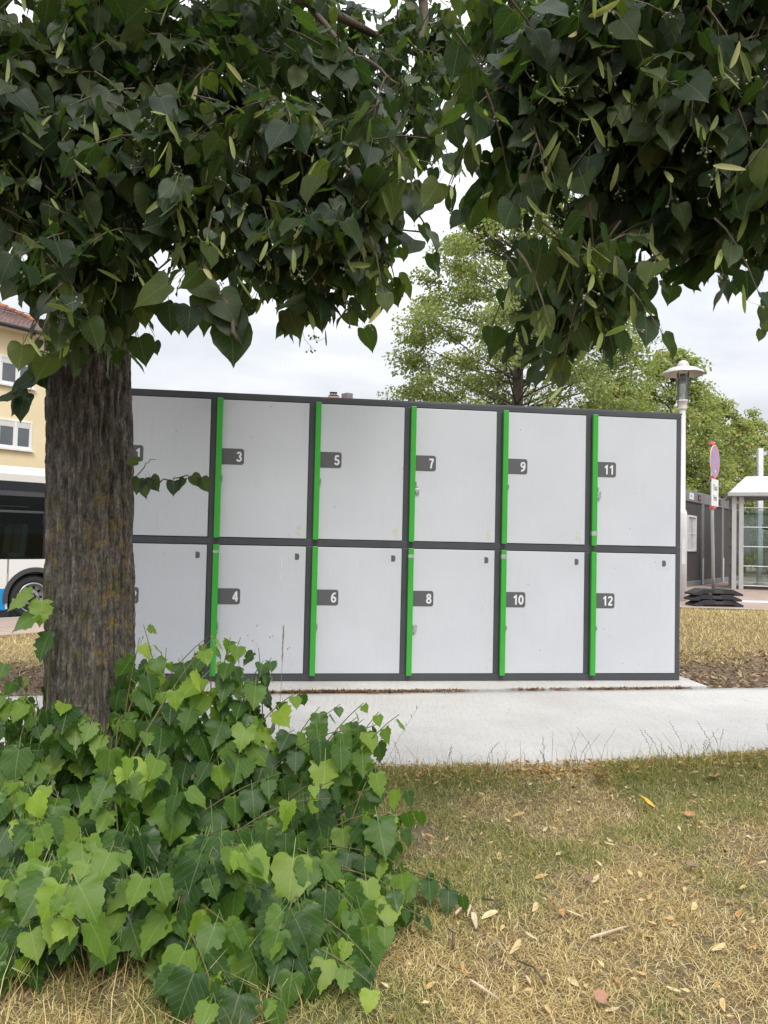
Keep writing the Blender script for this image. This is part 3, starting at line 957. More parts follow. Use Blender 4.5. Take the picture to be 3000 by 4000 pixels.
branch(tree, [P(540, -300, 4.0), P(1000, -900, 3.8), P(1500, -1600, 3.5)], 0.07, 0.03, M['twig'])
branch(tree, [P(1650, -100, 6.2), P(1655, 100, 6.1), P(1640, 260, 6.0)], 0.05, 0.01, M['twig'])

cw = Crown(5)
def pb(px, py, Y): return np.array(P(px, py, Y))
def rad(px, Y): return px / F_PX * Y
# (centre px, depth, half-widths in px, sprays)
for (x, y, Y, rx, ry, n) in (
    (120, 250, 3.2, 420, 330, 40), (560, 250, 3.3, 420, 330, 40), (150, 670, 3.1, 380, 270, 36), (560, 700, 3.1, 400, 260, 38),
    (375, 1040, 3.05, 190, 165, 19), (20, 760, 3.0, 140, 110, 8), (430, 1180, 3.3, 110, 110, 6), (300, 1230, 3.25, 95, 90, 5),
    (920, 600, 3.1, 330, 300, 30), (1010, 260, 3.6, 350, 260, 26), (760, 850, 3.0, 230, 110, 12), (1230, 700, 3.0, 260, 260, 24),
    (1300, 980, 2.95, 210, 170, 17), (1460, 820, 3.0, 110, 230, 10), (1050, 960, 3.1, 140, 100, 6), (1380, 430, 3.4, 190, 200, 10)):
    Yr = 0.32
    cw.blob(pb(x, y - (110 if 400 < x < 900 and y > 650 else 60), Y), (rad(rx, Y), Yr, rad(ry, Y)), int(n * 1.3), 0.098, 0.34, 9, (0.3, -0.25, 0), 0.75)
# far side of the crown: smaller in view, lighter
for (x, y, Y, rx, ry, n) in (
    (1100, 120, 6.0, 300, 260, 34), (1420, 150, 6.4, 300, 220, 34), (1600, 330, 6.0, 190, 180, 20), (1700, 120, 6.6, 200, 240, 24), (1880, 130, 6.8, 150, 220, 14),
    (1500, 480, 6.0, 110, 90, 6), (700, 60, 6.0, 500, 250, 20), (960, 930, 6.5, 120, 160, 8), (1690, 440, 6.0, 90, 110, 5), (300, 200, 5.5, 300, 300, 12)):
    cw.blob(pb(x, y, Y), (rad(rx, Y), 0.6, rad(ry, Y)), n, 0.112, 0.5, 12, (0.2, -0.2, -0.2), 0.5)
# the shoot hanging below the canopy
for (x, y, dx, dy, s) in ((655, 1150, -0.9, -0.5, .148), (745, 1130, 0.9, -0.5, 0.13), (790, 1190, 0.5, -0.9, 0.125), (660, 1235, 0.1, -1, 0.10), (745, 1240, -0.1, -1, 0.105), (855, 1190, 0.6, -0.9, 0.13), (905, 1310, 0.1, -1, 0.15), (890, 1260, 0.5, -1, 0.12), (830, 1230, -0.3, -1, 0.12)):
    cw.leaf(pb(x, y - 40, 2.85 + random.uniform(-0.08, 0.08)), (dx, random.uniform(-0.3, 0.1), dy), (random.uniform(-0.3, 0.3), -0.8, 0.5), s)
# twigs growing straight out of the trunk
for (x, y, dx, dy, s, Y) in ((110, 1535, -0.8, -0.9, .13, 3.5), (150, 1440, 0.4, -1, .1, 3.55), (60, 1545, -0.9, -0.3, .10, 3.45), (95, 1560, -0.3, -1, .10, 3.45), (145, 1470, -0.9, -0.7, .14, 3.5), (170, 1390, -0.5, -1, .12, 3.5),
    (570, 1880, 0.1, -1, .085, 3.6), (545, 1870, -0.2, -1, .075, 3.6), (590, 1865, 0.6, -1, .075, 3.6), (680, 1880, 0.1, -1, .07, 3.6), (720, 1870, -0.4, -1, .06, 3.6), (750, 1860, 0.7, -0.6, .07, 3.6), (790, 1870, 0.5, -1, .07, 3.6), (540, 1805, -0.9, 0.1, .06, 3.6)):
    cw.leaf(pb(x, y, Y), (dx, random.uniform(-0.5, 0), dy), (random.uniform(-0.4, 0.4), -0.7, 0.6), s)
branch(tree, [P(200, 1400, 3.62), P(140, 1470, 3.5), P(60, 1540, 3.45)], 0.005, 0.002, M['twig'], n=5)
branch(tree, [P(520, 1890, 3.66), P(580, 1875, 3.6), P(650, 1880, 3.6), P(720, 1855, 3.6), P(800, 1860, 3.6)], 0.005, 0.002, M['twig'], n=5)
branch(tree, [P(530, 1880, 3.62), P(560, 1830, 3.6), P(608, 1795, 3.6)], 0.003, 0.0015, M['twig'], n=5)
# loose tips along the lower edge of the crown
def tips(crown, spots, Y0, ls, up=150):
    for (x, y) in spots:
        for q in range(2):
            a = crown.rg.uniform(0, 6.28)
            p = pb(x + crown.rg.normal(0, 35), y - up + crown.rg.normal(0, 25), Y0 + crown.rg.uniform(-0.3, 0.35))
            crown.spray(p, np.array((math.cos(a) * 0.7, math.sin(a) * 0.5, -0.6)), 0.16, 4, ls, 0.8, 1.6)
tips(cw, [(700, 1010), (880, 990), (1000, 1060), (1090, 1110), (1180, 1140), (1300, 1170), (1420, 1170), (1500, 1080), (1560, 950), (1590, 600), (1560, 720), (440, 1220), (270, 1280), (340, 1290), (1530, 450), (960, 980)], 3.0, 0.09)
# the crown above and behind the frame
cw.blob((-1.7, 6.4, 4.55), (1.3, 0.55, 0.55), 100, 0.12, 0.45, 10, None, 0.1)  # hidden foliage added to shade the upper left locker doors
cw.blob((-2.0, 6.2, 4.7), (1.5, 0.9, 0.75), 80, 0.12, 0.45, 10, None, 0.1)  # also unseen behind the near leaves, added for that door shading
cw.blob((-3.3, 5.4, 4.2), (0.9, 1.2, 0.9), 45, 0.12, 0.45, 10, None, 0.1)
for (c, r, n) in (((-1.6, 3.6, 4.9), (1.5, 1.3, 0.8), 80), ((-1.6, 4.2, 6.2), (1.8, 1.6, 1.2), 80), ((-3.2, 3.4, 4.4), (1.2, 1.6, 1.2), 60)):
    cw.blob(c, r, n, 0.17, 0.6, 9, None, 0.0)
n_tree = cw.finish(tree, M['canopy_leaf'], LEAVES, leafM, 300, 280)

# ------------------------------------------------------------------ the linden overhanging from the right
rt_loc = Vector((4.4, 1.6, 0))
rtree = thing('linden_tree', 'dark linden boughs hanging into the picture above the lamp and the locker end', 'tree', rt_loc)
m = MB(); m.tube([(0, 0, -0.08), (0, 0, 0.3), (-0.03, 0.02, 1.6), (-0.05, 0.05, 3.2), (-0.2, 0.1, 5.0), (-0.1, 0.1, 7.0)], [0.28, 0.22, 0.2, 0.18, 0.13, 0.06], 20)
m.build('trunk', M['bark'], rtree, smooth_shade=True)
branch(rtree, [rt_loc + Vector((-0.05, 0.05, 3.0)), P(3400, 200, 2.5), P(2900, 350, 2.5), P(2500, 450, 2.45), P(2150, 300, 2.5), P(1950, 420, 2.6)], 0.06, 0.008, M['twig'])
branch(rtree, [P(2900, 350, 2.5), P(2600, 700, 2.5), P(2330, 950, 2.5), P(2180, 1180, 2.5)], 0.02, 0.006, M['twig'])
branch(rtree, [rt_loc + Vector((-0.1, 0.1, 3.6)), P(3100, -700, 2.8), P(2500, -900, 3.0), P(1900, -700, 3.2)], 0.06, 0.02, M['twig'])
branch(rtree, [P(3400, 200, 2.5), P(3200, 700, 2.6), P(2950, 850, 2.5), P(2700, 900, 2.5)], 0.03, 0.006, M['twig'])
cr2 = Crown(9)
for (x, y, Y, rx, ry, n) in (
    (2700, 200, 2.5, 420, 330, 36), (2300, 250, 2.5, 330, 260, 26), (2050, 450, 2.5, 200, 200, 16), (2450, 560, 2.45, 330, 220, 24), (2800, 650, 2.45, 330, 280, 32),
    (2620, 860, 2.5, 260, 150, 14), (2250, 1130, 2.45, 190, 160, 15), (2100, 620, 2.6, 170, 110, 8), (2880, 980, 2.5, 230, 100, 11), (3020, 800, 2.3, 150, 250, 10), (2420, 1060, 2.5, 100, 120, 5), (2300, 1260, 2.5, 90, 60, 3), (2380, 760, 2.6, 200, 120, 6), (1960, 200, 3.0, 150, 200, 8), (2250, 30, 3.0, 300, 160, 14), (2900, -50, 2.3, 300, 150, 10)):
    cr2.blob(pb(x, y - (95 if x < 2450 else 170 if x < 2600 else 250), Y), (rad(rx, Y), 0.28, rad(ry, Y)), int(n * 1.3), 0.092, 0.30, 9, (-0.3, -0.1, -0.1), 0.75)
tips(cr2, [(1830, 600), (1900, 700), (2000, 760), (2120, 800), (1990, 1240), (2080, 1300), (2180, 1370), (2300, 1400), (2420, 1290), (2520, 1130), (2620, 1040), (2700, 1060), (2790, 1080), (2900, 1080), (2980, 1090)], 2.45, 0.075, 265)
for (x, y, s) in ((2990, 1200, .05), (2996, 1250, .045), (2975, 1290, .035)):
    cr2.leaf(pb(x, y, 2.4), (-0.2, 0, -1), (0.1, -0.8, 0.4), s)
for (c, r, n) in (((3.6, 2.0, 4.3), (1.5, 1.2, 0.9), 80),):
    cr2.blob(c, r, n, 0.17, 0.6, 9, None, 0.0)
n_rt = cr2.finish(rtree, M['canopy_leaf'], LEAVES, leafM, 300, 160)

# ------------------------------------------------------------------ shoots bushing round the trunk
bush_loc = Vector((P(600, 3300, 3.3).x, 3.35, 0))
bush = thing('linden_bush', 'thick bush of bright green linden shoots around the tree trunk', 'bush', bush_loc)
bc = Crown(21)
rg = bc.rg
stems = []
def shoot(base, end, n, lsize, arch=0.15, young=False):
    base, end = np.array(base), np.array(end)
    mid = (base + end) / 2 + np.array((0, 0, arch)) + rg.normal(0, 0.03, 3)
    ts = np.linspace(0, 1, 9)[:, None]
    pts = (1 - ts) ** 2 * base + 2 * ts * (1 - ts) * mid + ts ** 2 * end
    stems.append(pts)
    d = unit(end - base)
    hor = np.array((d[0], d[1], 0)) + rg.normal(0, 0.1, 3) * (1, 1, 0)
    hor = unit(hor)
    side = np.cross(hor, (0, 0, 1))
    for k in range(n):
        t = 0.22 + 0.80 * (k + rg.random() * 0.6) / n
        t = min(t, 1.0)
        p = np.array([np.interp(t, np.linspace(0, 1, 9), pts[:, a]) for a in range(3)])
        sg = 1 if k % 2 else -1
        cdir = unit(np.array((-p[0], -p[1] , 0.0)))
        out = side * sg * rg.uniform(0.3, 1.0) + hor * rg.uniform(0.1, 0.6) + cdir * rg.uniform(0.2, 0.7)
        tip = out + np.array((0, 0, -rg.uniform(0.5, 1.7)))
        tip = unit(tip)
        s = lsize * rg.uniform(0.55, 1.3) * (1.0 if t < 0.85 else 0.75)
        nr = np.array((0, 0, 0.9)) + out * 0.6 + cdir * 0.35 + rg.normal(0, 0.42, 3)
        q = p + unit(out + np.array((0, 0, -0.2))) * s * 0.4
        if q[2] < 0.03: continue
        # keep the near face of the trunk clear above the shoots
        xx, yy, zz = project(q[None])
        bc.leaf(q, tip, nr, s)
        bc.yg.append(1 if (young and t > 0.5) else 0)
bc.yg = []
def base_pt():
    a = rg.uniform(0, 2 * math.pi)
    return np.array((tree_loc.x + 0.35 + rg.normal(0, 0.3), 3.4 + rg.normal(0, 0.2), 0.0))
SHOOTS = [  # end point in photo px and depth, leaves, size
    (560, 2510, 3.75, 7, .10), (650, 2600, 3.6, 8, .10), (830, 2545, 3.55, 8, .105), (900, 2640, 3.4, 9, .11), (1010, 2600, 3.5, 6, .10), (1060, 2640, 3.4, 7, .10),
    (1250, 2760, 3.45, 7, .10), (1420, 2745, 3.35, 7, .09), (1560, 2790, 3.3, 4, .085), (1330, 2900, 3.2, 9, .12), (1480, 2960, 3.2, 6, .10), (1150, 2850, 3.3, 9, .12),
    (250, 2740, 3.4, 8, .12), (545, 2560, 3.7, 9, .105), (600, 2630, 3.6, 9, .11), (820, 2590, 3.5, 9, .105), (900, 2560, 3.5, 8, .10), (700, 2640, 3.6, 8, .105), (30, 2650, 3.8, 8, .11), (120, 2690, 3.7, 8, .11), (75, 2720, 3.6, 8, .115), (165, 2760, 3.55, 7, .11), (1480, 2780, 3.35, 7, .09), (1330, 2750, 3.4, 7, .095), (1660, 3600, 2.75, 8, .09), (1600, 3080, 3.15, 6, .095), (940, 2560, 3.5, 7, .10), (150, 2900, 3.3, 9, .125), (10, 2800, 3.5, 8, .12), (530, 2640, 3.6, 8, .11), (760, 2620, 3.5, 8, .11), (1180, 2700, 3.45, 8, .10), (1400, 2850, 3.25, 8, .10),
    (760, 2760, 3.4, 9, .115), (980, 2780, 3.3, 9, .12), (700, 2700, 3.45, 8, .11), (20, 2700, 3.75, 7, .11), (110, 2760, 3.6, 7, .11), (60, 2900, 3.3, 8, .12), (230, 2820, 3.35, 7, .12), (330, 2790, 3.4, 6, .11),
    (470, 2800, 3.45, 7, .11), (30, 3050, 3.1, 8, .13), (1540, 3180, 3.1, 9, .12), (1590, 3240, 3.05, 6, .10), (1450, 3330, 2.95, 9, .12), (1300, 3050, 3.05, 10, .13), (1100, 3020, 3.0, 10, .13),
    (860, 2950, 3.05, 10, .13), (620, 2950, 3.05, 9, .12), (430, 3000, 3.0, 8, .12), (200, 3050, 2.95, 8, .13), (700, 3080, 2.9, 10, .13), (520, 3250, 2.75, 9, .13), (900, 3230, 2.75, 10, .13),
    (1150, 3250, 2.8, 10, .13), (1380, 3480, 2.75, 10, .12), (1500, 3560, 2.75, 8, .11), (1640, 3590, 2.75, 6, .09), (1560, 3480, 2.8, 7, .1), (1450, 3700, 2.6, 9, .115), (1250, 3600, 2.6, 10, .125),
    (1050, 3480, 2.6, 10, .13), (800, 3420, 2.55, 10, .13), (560, 3480, 2.5, 10, .13), (330, 3250, 2.7, 10, .13), (120, 3280, 2.7, 10, .13), (20, 3430, 2.6, 10, .13), (230, 3480, 2.5, 9, .13), (100, 3620, 2.45, 10, .13),
    (60, 3780, 2.4, 9, .13), (300, 3640, 2.45, 9, .13), (470, 3680, 2.4, 9, .12), (680, 3600, 2.45, 10, .13), (900, 3620, 2.4, 10, .13), (720, 3800, 2.3, 9, .12), (900, 3850, 2.28, 9, .12),
    (490, 3330, -2.40, 6, .12), (600, 3420, -2.38, 6, .12), (240, 3560, -2.22, 6, .125), (330, 3620, -2.2, 5, .12), (980, 3370, -2.45, 6, .11), (530, 2930, -2.85, 5, .11), (1230, 3060, -2.8, 5, .105), (1290, 3120, -2.8, 5, .1), (1480, 3880, -2.3, 5, .09), (850, 2540, -3.3, 6, .10), (90, 3080, -2.8, 5, .12),
    (1100, 3700, 2.4, 9, .12), (1180, 3830, 2.35, 8, .115), (1330, 3780, 2.4, 8, .11), (1480, 3830, 2.4, 5, .09), (1100, 3930, 2.25, 7, .11), (850, 3960, 2.2, 7, .11), (1000, 3300, 2.75, 9, .13), (1250, 3380, 2.75, 9, .13)]
for k, (x, y, Y, n, s) in enumerate(SHOOTS):
    fresh = Y < 0
    for rep in range(1 if Y < 0 else (2 if y > 2600 else 1)):
        if y < 2700: y0_ = y - 70
        else: y0_ = y
        e = pb(x + (rep and rg.normal(0, 70)), y0_ + (rep and rg.uniform(10, 160)), abs(Y) + (rep and rg.uniform(0.05, 0.3)))
        e[2] = max(e[2], 0.08)
        b = base_pt()
        if x < 300: b[0] -= 0.35
        b[:2] = b[:2] * 0.42 + e[:2] * 0.58 + rg.normal(0, 0.06, 2)
        shoot(b, e, n + 3, s * (0.76 if fresh else 0.93), rg.uniform(0.08, 0.3), fresh or (k % 9 == 4 and rep == 0))
yg = np.array(bc.yg, bool)
pos, size = np.array(bc.pos), np.array(bc.size)
Rm = orient(np.array(bc.tip), np.array(bc.nrm))
vi = rg.integers(0, len(BLEAVES), len(pos)); rnd = rg.random(len(pos))
best, vis = show_most(pos, size, 300)
bl = np.array(bush_loc)
place_parts('leaf', bleafM, [i for i in best if not yg[i]], vi, pos, Rm, size, bush)
place_parts('leaf', yleafM, [i for i in best if yg[i]], vi, pos, Rm, size, bush)
rest = np.setdiff1d(np.arange(len(pos)), best)
merged('foliage', BLEAVES, vi[rest], pos[rest] - bl, Rm[rest], size[rest], bush, M['bush_leaf'], rnd[rest])
m = MB()
for pts in stems:
    m.tube([Vector(p - bl) for p in pts], [0.0055 - 0.0005 * k for k in range(9)], 5, 0, False)
tag(m.build('stems', M['shoot'], bush, smooth_shade=True), kind='stuff')
# the little sprout on the left of the trunk
spr = thing('linden_sprout', 'small pale green sprout on the left side of the trunk before the bus wheel', 'sprout', (P(190, 2420, 3.62).x, 3.62, gz(-1.7, 3.62)))
m = MB(); sl = Vector(spr.location)
m.tube([P(195, 2560, 3.6) - sl, P(188, 2430, 3.6) - sl, P(160, 2350, 3.55) - sl, P(128, 2310, 3.5) - sl], [0.004, 0.003, 0.002, 0.001], 5)
m.tube([Vector((0.0, 0, 0)), P(195, 2560, 3.6) - sl], 0.005, 5)
m.build('stem', M['shoot'], spr)
sp_pos = np.array([P(120, 2320, 3.5), P(165, 2350, 3.5), P(150, 2400, 3.48), P(190, 2480, 3.5)])
sp_R = orient(np.array([(-1.0, -0.2, -0.55), (0.1, -0.4, -0.9), (-0.9, -0.2, -0.4), (-0.3, -0.5, -1)]), np.array([(-0.1, -0.6, 0.8), (0.3, -0.9, 0.3), (-0.2, -0.7, 0.8), (-0.5, -0.9, 0.3)]))
place_parts('leaf', yleafM, [0, 1], np.array([1, 3, 5, 7]), sp_pos, sp_R, np.array([0.12, 0.11, 0.12, 0.12]), spr)
place_parts('leaf', bleafM, [2, 3], np.array([1, 3, 5, 7]), sp_pos, sp_R, np.array([0.12, 0.11, 0.13, 0.12]), spr)

# ------------------------------------------------------------------ lawn
def blades(name, x, y, z, length, width, lean, green, bend=0.5, seed=0, parent=None):
    rg = np.random.default_rng(seed)
    n = len(x)
    az = rg.uniform(0, 2 * math.pi, n)
    d = np.stack([np.cos(az), np.sin(az), np.zeros(n)], -1)
    s = np.stack([-np.sin(az), np.cos(az), np.zeros(n)], -1)
    up = np.array([0, 0, 1.0])
    b = np.stack([x, y, z], -1)
    cl, sl = np.cos(lean)[:, None], np.sin(lean)[:, None]
    L = length[:, None]
    mid = b + (d * sl + up * cl) * L * 0.5
    l2 = np.minimum(lean + bend * rg.uniform(0.3, 1.2, n), R(100))
    tip = mid + (d * np.sin(l2)[:, None] + up * np.cos(l2)[:, None]) * L * 0.5 + s * (rg.normal(0, 0.16, n)[:, None]) * L
    tip[:, 2] = np.maximum(tip[:, 2], z + 0.003)
    w = width[:, None] * 0.5
    V = np.stack([b - s * w, b + s * w, mid + s * w * 0.8, mid - s * w * 0.8, tip], 1).reshape(-1, 3)
    o = (np.arange(n) * 5)[:, None, None]
    T = (np.array([(0, 1, 2), (0, 2, 3), (3, 2, 4)])[None] + o).reshape(-1, 3)
    rnd = np.repeat(rg.random(n), 5); gr = np.repeat(green, 5)
    ob = link(name, tri_mesh(name, V, T, True, {'rnd': rnd, 'green': gr}), parent, M['blade'])
    tag(ob, kind='stuff')
    return ob

def scatter(n, x0, x1, y0, y1, seed):
    rg = np.random.default_rng(seed)
    x = rg.uniform(x0, x1, n); y = rg.uniform(y0, y1, n)
    return x, y, rg
def frustum(x, y, margin=120):
    px, py, z = project(np.stack([x, y, np.full_like(x, 0.03)], -1))
    return (px > -margin) & (px < 3000 + margin) & (py < 4000 + 2 * margin) & (z > 0)

x, y, rg2 = scatter(430000, -3.0, 3.4, 1.9, 5.6, 51)
k = frustum(x, y) & (y < path_front(x) + 0.04 * (rg2.random(len(x)) - 0.2))
x, y = x[k], y[k]
dens = 0.35 + 0.75 * vnoise(x * 5, y * 5, 0, 52) - 0.75 * dirt_at(x, y) + 0.3 * green_at(x, y)
k = rg2.random(len(x)) < 1.0 * dens * np.clip(1.25 - 0.12 * y, 0.5, 1)
x, y = x[k], y[k]
g = green_at(x, y)
isg = (rg2.random(len(x)) < g * 0.85).astype(float)
near_edge = smooth((0.5 - (path_front(x) - y)) / 0.4)
ln = rg2.uniform(0.025, 0.075, len(x)) * (1 + 0.55 * near_edge * isg)
lean = np.where(isg > 0, rg2.uniform(R(10), R(70), len(x)), rg2.uniform(R(40), R(88), len(x)))
print('lawn blades', len(x))
blades('lawn_grass', x, y, gz(x, y) - 0.002, ln, rg2.uniform(0.0014, 0.0032, len(x)), lean, np.clip(isg * rg2.uniform(0.6, 1.0, len(x)), 0, 1), 0.7, 53)

# longer tufts under the bush and along the path edge
x, y, rg2 = scatter(9000, -2.2, 3.2, 2.0, 5.4, 55)
edge = path_front(x) - y
k = frustum(x, y) & (edge > -0.01) & ((edge < 0.22) | ((x < -0.2) & (y < 3.0)))
x, y = x[k], y[k]
isg = (rg2.random(len(x)) < np.where(edge[k] < 0.25, 0.75, 0.35)).astype(float)
blades('grass_tufts', x, y, gz(x, y), rg2.uniform(0.09, 0.24, len(x)), rg2.uniform(0.002, 0.004, len(x)), rg2.uniform(0, R(45), len(x)), isg * 0.9, 0.8, 56)

# dry grass on the far banks
for (nm, x0, x1, y0, y1, n, sd) in (('dry_bank_grass', 2.6, 7.6, 8.2, 14.0, 60000, 61), ('dry_bank_grass', -8.5, -2.4, 7.2, 14.2, 52000, 62)):
    x, y, rg2 = scatter(n, x0, x1, y0, y1, sd)
    k = frustum(x, y)
    if sd == 61: k &= (y < 13.55) | (x < 5.2)
    else:
        q = (x - KERB[0]) * KN[0] + (y - KERB[1]) * KN[1]; k &= q > 2.45
    x, y = x[k], y[k]
    k = rg2.random(len(x)) < 1.0 - 0.93 * dirt_at(x, y)
    x, y = x[k], y[k]
    g = (rg2.random(len(x)) < 0.10).astype(float)
    blades(nm, x, y, gz(x, y), rg2.uniform(0.04, 0.11, len(x)), rg2.uniform(0.003, 0.007, len(x)), rg2.uniform(R(30), R(86), len(x)), g * 0.7, 0.7, sd + 5)

# weeds with seed heads along the path edge
m = MB(); wr = random.Random(4)
for k in range(44):
    xx = wr.uniform(-0.1, 2.9)
    if wr.random() < 0.4: xx = wr.choice([0.55, 1.05, 1.9, 1.3]) + wr.uniform(-0.2, 0.2)
    yy = float(path_front(xx)) - wr.uniform(-0.02, 0.10); z0 = float(gz(xx, yy))
    h = wr.uniform(0.07, 0.26); dx, dy = wr.uniform(-0.6, 0.6) * h, wr.uniform(-0.2, 0.2) * h
    pts = [(xx, yy, z0), (xx + dx * 0.3, yy + dy * 0.3, z0 + h * 0.55), (xx + dx, yy + dy, z0 + h)]
    m.tube(pts, [0.0013, 0.0011, 0.0007], 4, 0, False)
    if k % 2:
        for j in range(6):
            t = 0.62 + 0.06 * j; c = Vector(pts[1]).lerp(Vector(pts[2]), (t - 0.55) / 0.45 if t < 1 else 1)
            m.ball(c + Vector((wr.uniform(-1, 1), wr.uniform(-1, 1), 0)) * 0.006, 0.0035, 0, 4, 3)
tag(m.build('edge_weeds', pmat('weed stalk', (0.24, 0.22, 0.11), 0.8, 0, 0.4, 30)), kind='stuff')

def stalk(label, pts, r, heads):
    b = Vector(pts[0])
    t_ = thing('grass_stalk', label, 'grass stalk', b)
    m = MB(); m.tube([Vector(p) - b for p in pts], [r, r * 0.8, r * 0.5], 5)
    m.build('stem', M['straw'], t_)
    m = MB(); w_ = random.Random(8)
    a, c = Vector(pts[1]) - b, Vector(pts[2]) - b
    for k in range(heads):
        p = a.lerp(c, 0.3 + 0.7 * k / heads)
        m.tube([p, p + Vector((w_.uniform(-0.006, 0.006), w_.uniform(-0.006, 0.006), 0.022))], [0.003, 0.001], 4)
    m.build('seed_head', M['straw'], t_)
M['straw'] = pmat('straw', (0.42, 0.33, 0.2), 0.8, 0, 0.25, 60)
sb = P(1085, 2830, 4.45)
stalk('tall dry grass stalk rising thin in front of locker door 4', [(sb.x, sb.y, float(gz(sb.x, sb.y))), P(1100, 2640, 4.5), P(1108, 2450, 4.5)], 0.0018, 26)
sb = P(1490, 3000, 4.6)
stalk('thin straw stalk leaning over the pale path at the bush edge', [(sb.x, sb.y, float(gz(sb.x, sb.y))), P(1560, 2880, 4.6), P(1650, 2735, 4.6)], 0.0012, 3)

# brown debris in the joint between path and pad, and litter along the path's front edge
def flakes(name, x, y, z, size, mat, seed, flat=0.35):
    rg = np.random.default_rng(seed); n = len(x)
    az = rg.uniform(0, 2 * math.pi, n)
    tip = np.stack([np.cos(az), np.sin(az), rg.normal(0, flat, n)], -1)
    nr = np.stack([rg.normal(0, flat, n), rg.normal(0, flat, n), np.ones(n)], -1)
    fl = (np.array([(-0.22, 0.3, 0.05), (0, 0, 0), (0.22, 0.3, 0.06), (0, 1, 0.1), (0, 0.5, 0)]), np.array([(1, 4, 0), (1, 2, 4), (0, 4, 3), (4, 2, 3)]), np.zeros((5, 2)))
    return merged(name, [fl], np.zeros(n, int), np.stack([x, y, z], -1), orient(tip, nr), size, None, mat, rg.random(n))
rg3 = np.random.default_rng(71)
n = 7000
x = np.concatenate([rg3.normal(-0.6, 0.55, n // 2), rg3.uniform(-2.6, 2.95, n // 2)])
w = 0.012 + 0.028 * vnoise(x * 1.5, 3, 0, 72) ** 2 * (x < 1.2)
y = path_back(x) + 0.015 - np.abs(rg3.normal(0, 1, len(x))) * w * 1.5
k = (np.abs(x) < 3) & (vnoise(x * 2.3, 9, 0, 78) * 0.6 + vnoise(x * 9, 9, 0, 79) * 0.4 + rg3.uniform(-0.12, 0.12, len(x)) > np.where(x < 0.9, 0.34, 0.56))
flakes('joint_debris', x[k], y[k], np.full(k.sum(), 0.05) + rg3.uniform(0, 0.012, k.sum()), rg3.uniform(0.010, 0.036, k.sum()), M['debris'], 73)
n = 4200
x = rg3.uniform(-0.4, 3.3, n); y = path_front(x) - np.abs(rg3.normal(0.0, 0.11, n)) + 0.035
flakes('edge_litter', x, y, np.maximum(gz(x, y), np.where(y > path_front(x), 0.045, -1)) + rg3.uniform(0.004, 0.03, n), rg3.uniform(0.012, 0.045, n), M['debris_light'] if 'debris_light' in M else leaf_mat('tan litter', [(0, (0.34, 0.17, 0.07)), (0.5, (0.5, 0.3, 0.13)), (1, (0.62, 0.45, 0.25))], 0.15, 0.7, 1, 0.25, False), 74)
n = 900
x = rg3.uniform(-2.8, 3.4, n); y = path_front(x) + rg3.random(n) ** 2 * 2.2
flakes('path_specks', x, y, np.full(n, 0.048), rg3.uniform(0.005, 0.016, n), M['debris'], 75, 0.1)
n = 2600
x = rg3.uniform(-0.4, 3.2, n); y = rg3.uniform(2.1, 5.1, n); k = (y < path_front(x)) & (rg3.random(n) < 0.35 + 0.5 * smooth((x - 0.8) / 1.4) + 0.4 * smooth((y - 4.0) / 0.8))
flakes('lawn_litter', x[k], y[k], gz(x[k], y[k]) + rg3.uniform(0.012, 0.03, k.sum()), rg3.uniform(0.012, 0.042, k.sum()), leaf_mat('lawn litter', [(0, (0.30, 0.15, 0.06)), (0.3, (0.55, 0.33, 0.13)), (0.7, (0.70, 0.50, 0.24)), (1, (0.78, 0.66, 0.42))], 0.15, 0.7, 1, 0.25, False), 77)
n = 5200
x = np.concatenate([rg3.uniform(3.1, 5.2, n // 2), rg3.uniform(-5.5, -2.4, n // 2)]); y = path_back(x) + rg3.uniform(0.02, 2.3, n)
flakes('mulch', x, y, gz(x, y) + 0.01, rg3.uniform(0.02, 0.09, n), leaf_mat('mulch', [(0, (0.14, 0.08, 0.05)), (0.6, (0.3, 0.2, 0.12)), (1, (0.5, 0.4, 0.27))], 0.1, 0.8, 1, 0.2, False), 76)

# fallen bracts and leaves lying on the lawn
def fallen_mesh(kind, seed):
    rg = random.Random(seed); m = MB()
    if kind == 'bract':
        pts = [(0, 0.02), (0.15, 0.09), (0.4, 0.15), (0.7, 0.16), (0.92, 0.09), (1.0, 0.01)]
        curl, cv = rg.uniform(0.3, 1.2), rg.uniform(-0.25, 0.25)
        vs, fs = [], []
        for (yy, ww) in pts:
            bx = cv * math.sin(yy * 3.0) * 0.5
            zz = 0.25 * curl * (yy - 0.5) ** 2
            vs += [(bx - ww, yy, zz + curl * ww * 0.5), (bx, yy, zz), (bx + ww, yy, zz + curl * ww * 0.35)]
        for k in range(len(pts) - 1):
            a = k * 3; fs += [(a, a + 1, a + 4, a + 3), (a + 1, a + 2, a + 5, a + 4)]
        m.add(vs, fs); m.tube([(cv * 0.3, 0.4, 0.02), (cv + 0.2, 0.75, 0.08)], 0.012, 4)
    else:
        LV, LT, LU = make_leaf(900 + seed, 11, 0.5, -0.35, 0.45, 0.1, 0.04)
        m.add([tuple(v) for v in LV], [tuple(int(i) for i in t_) for t_ in LT])
    me = bpy.data.meshes.new('fallen'); me.from_pydata(m.v, [], m.f)
    me.polygons.foreach_set('use_smooth', [True] * len(me.polygons)); me.update()
    return me
tanm = [pmat('tan bract %d' % i, c, 0.7, 0, 0.2, 8, 0.2, 40) for i, c in enumerate([(0.55, 0.37, 0.15), (0.60, 0.45, 0.22), (0.48, 0.26, 0.09), (0.64, 0.52, 0.30)])]
fmesh = []
for i in range(8):
    me = fallen_mesh('bract', i); me.materials.append(tanm[i % 4]); fmesh.append(me)
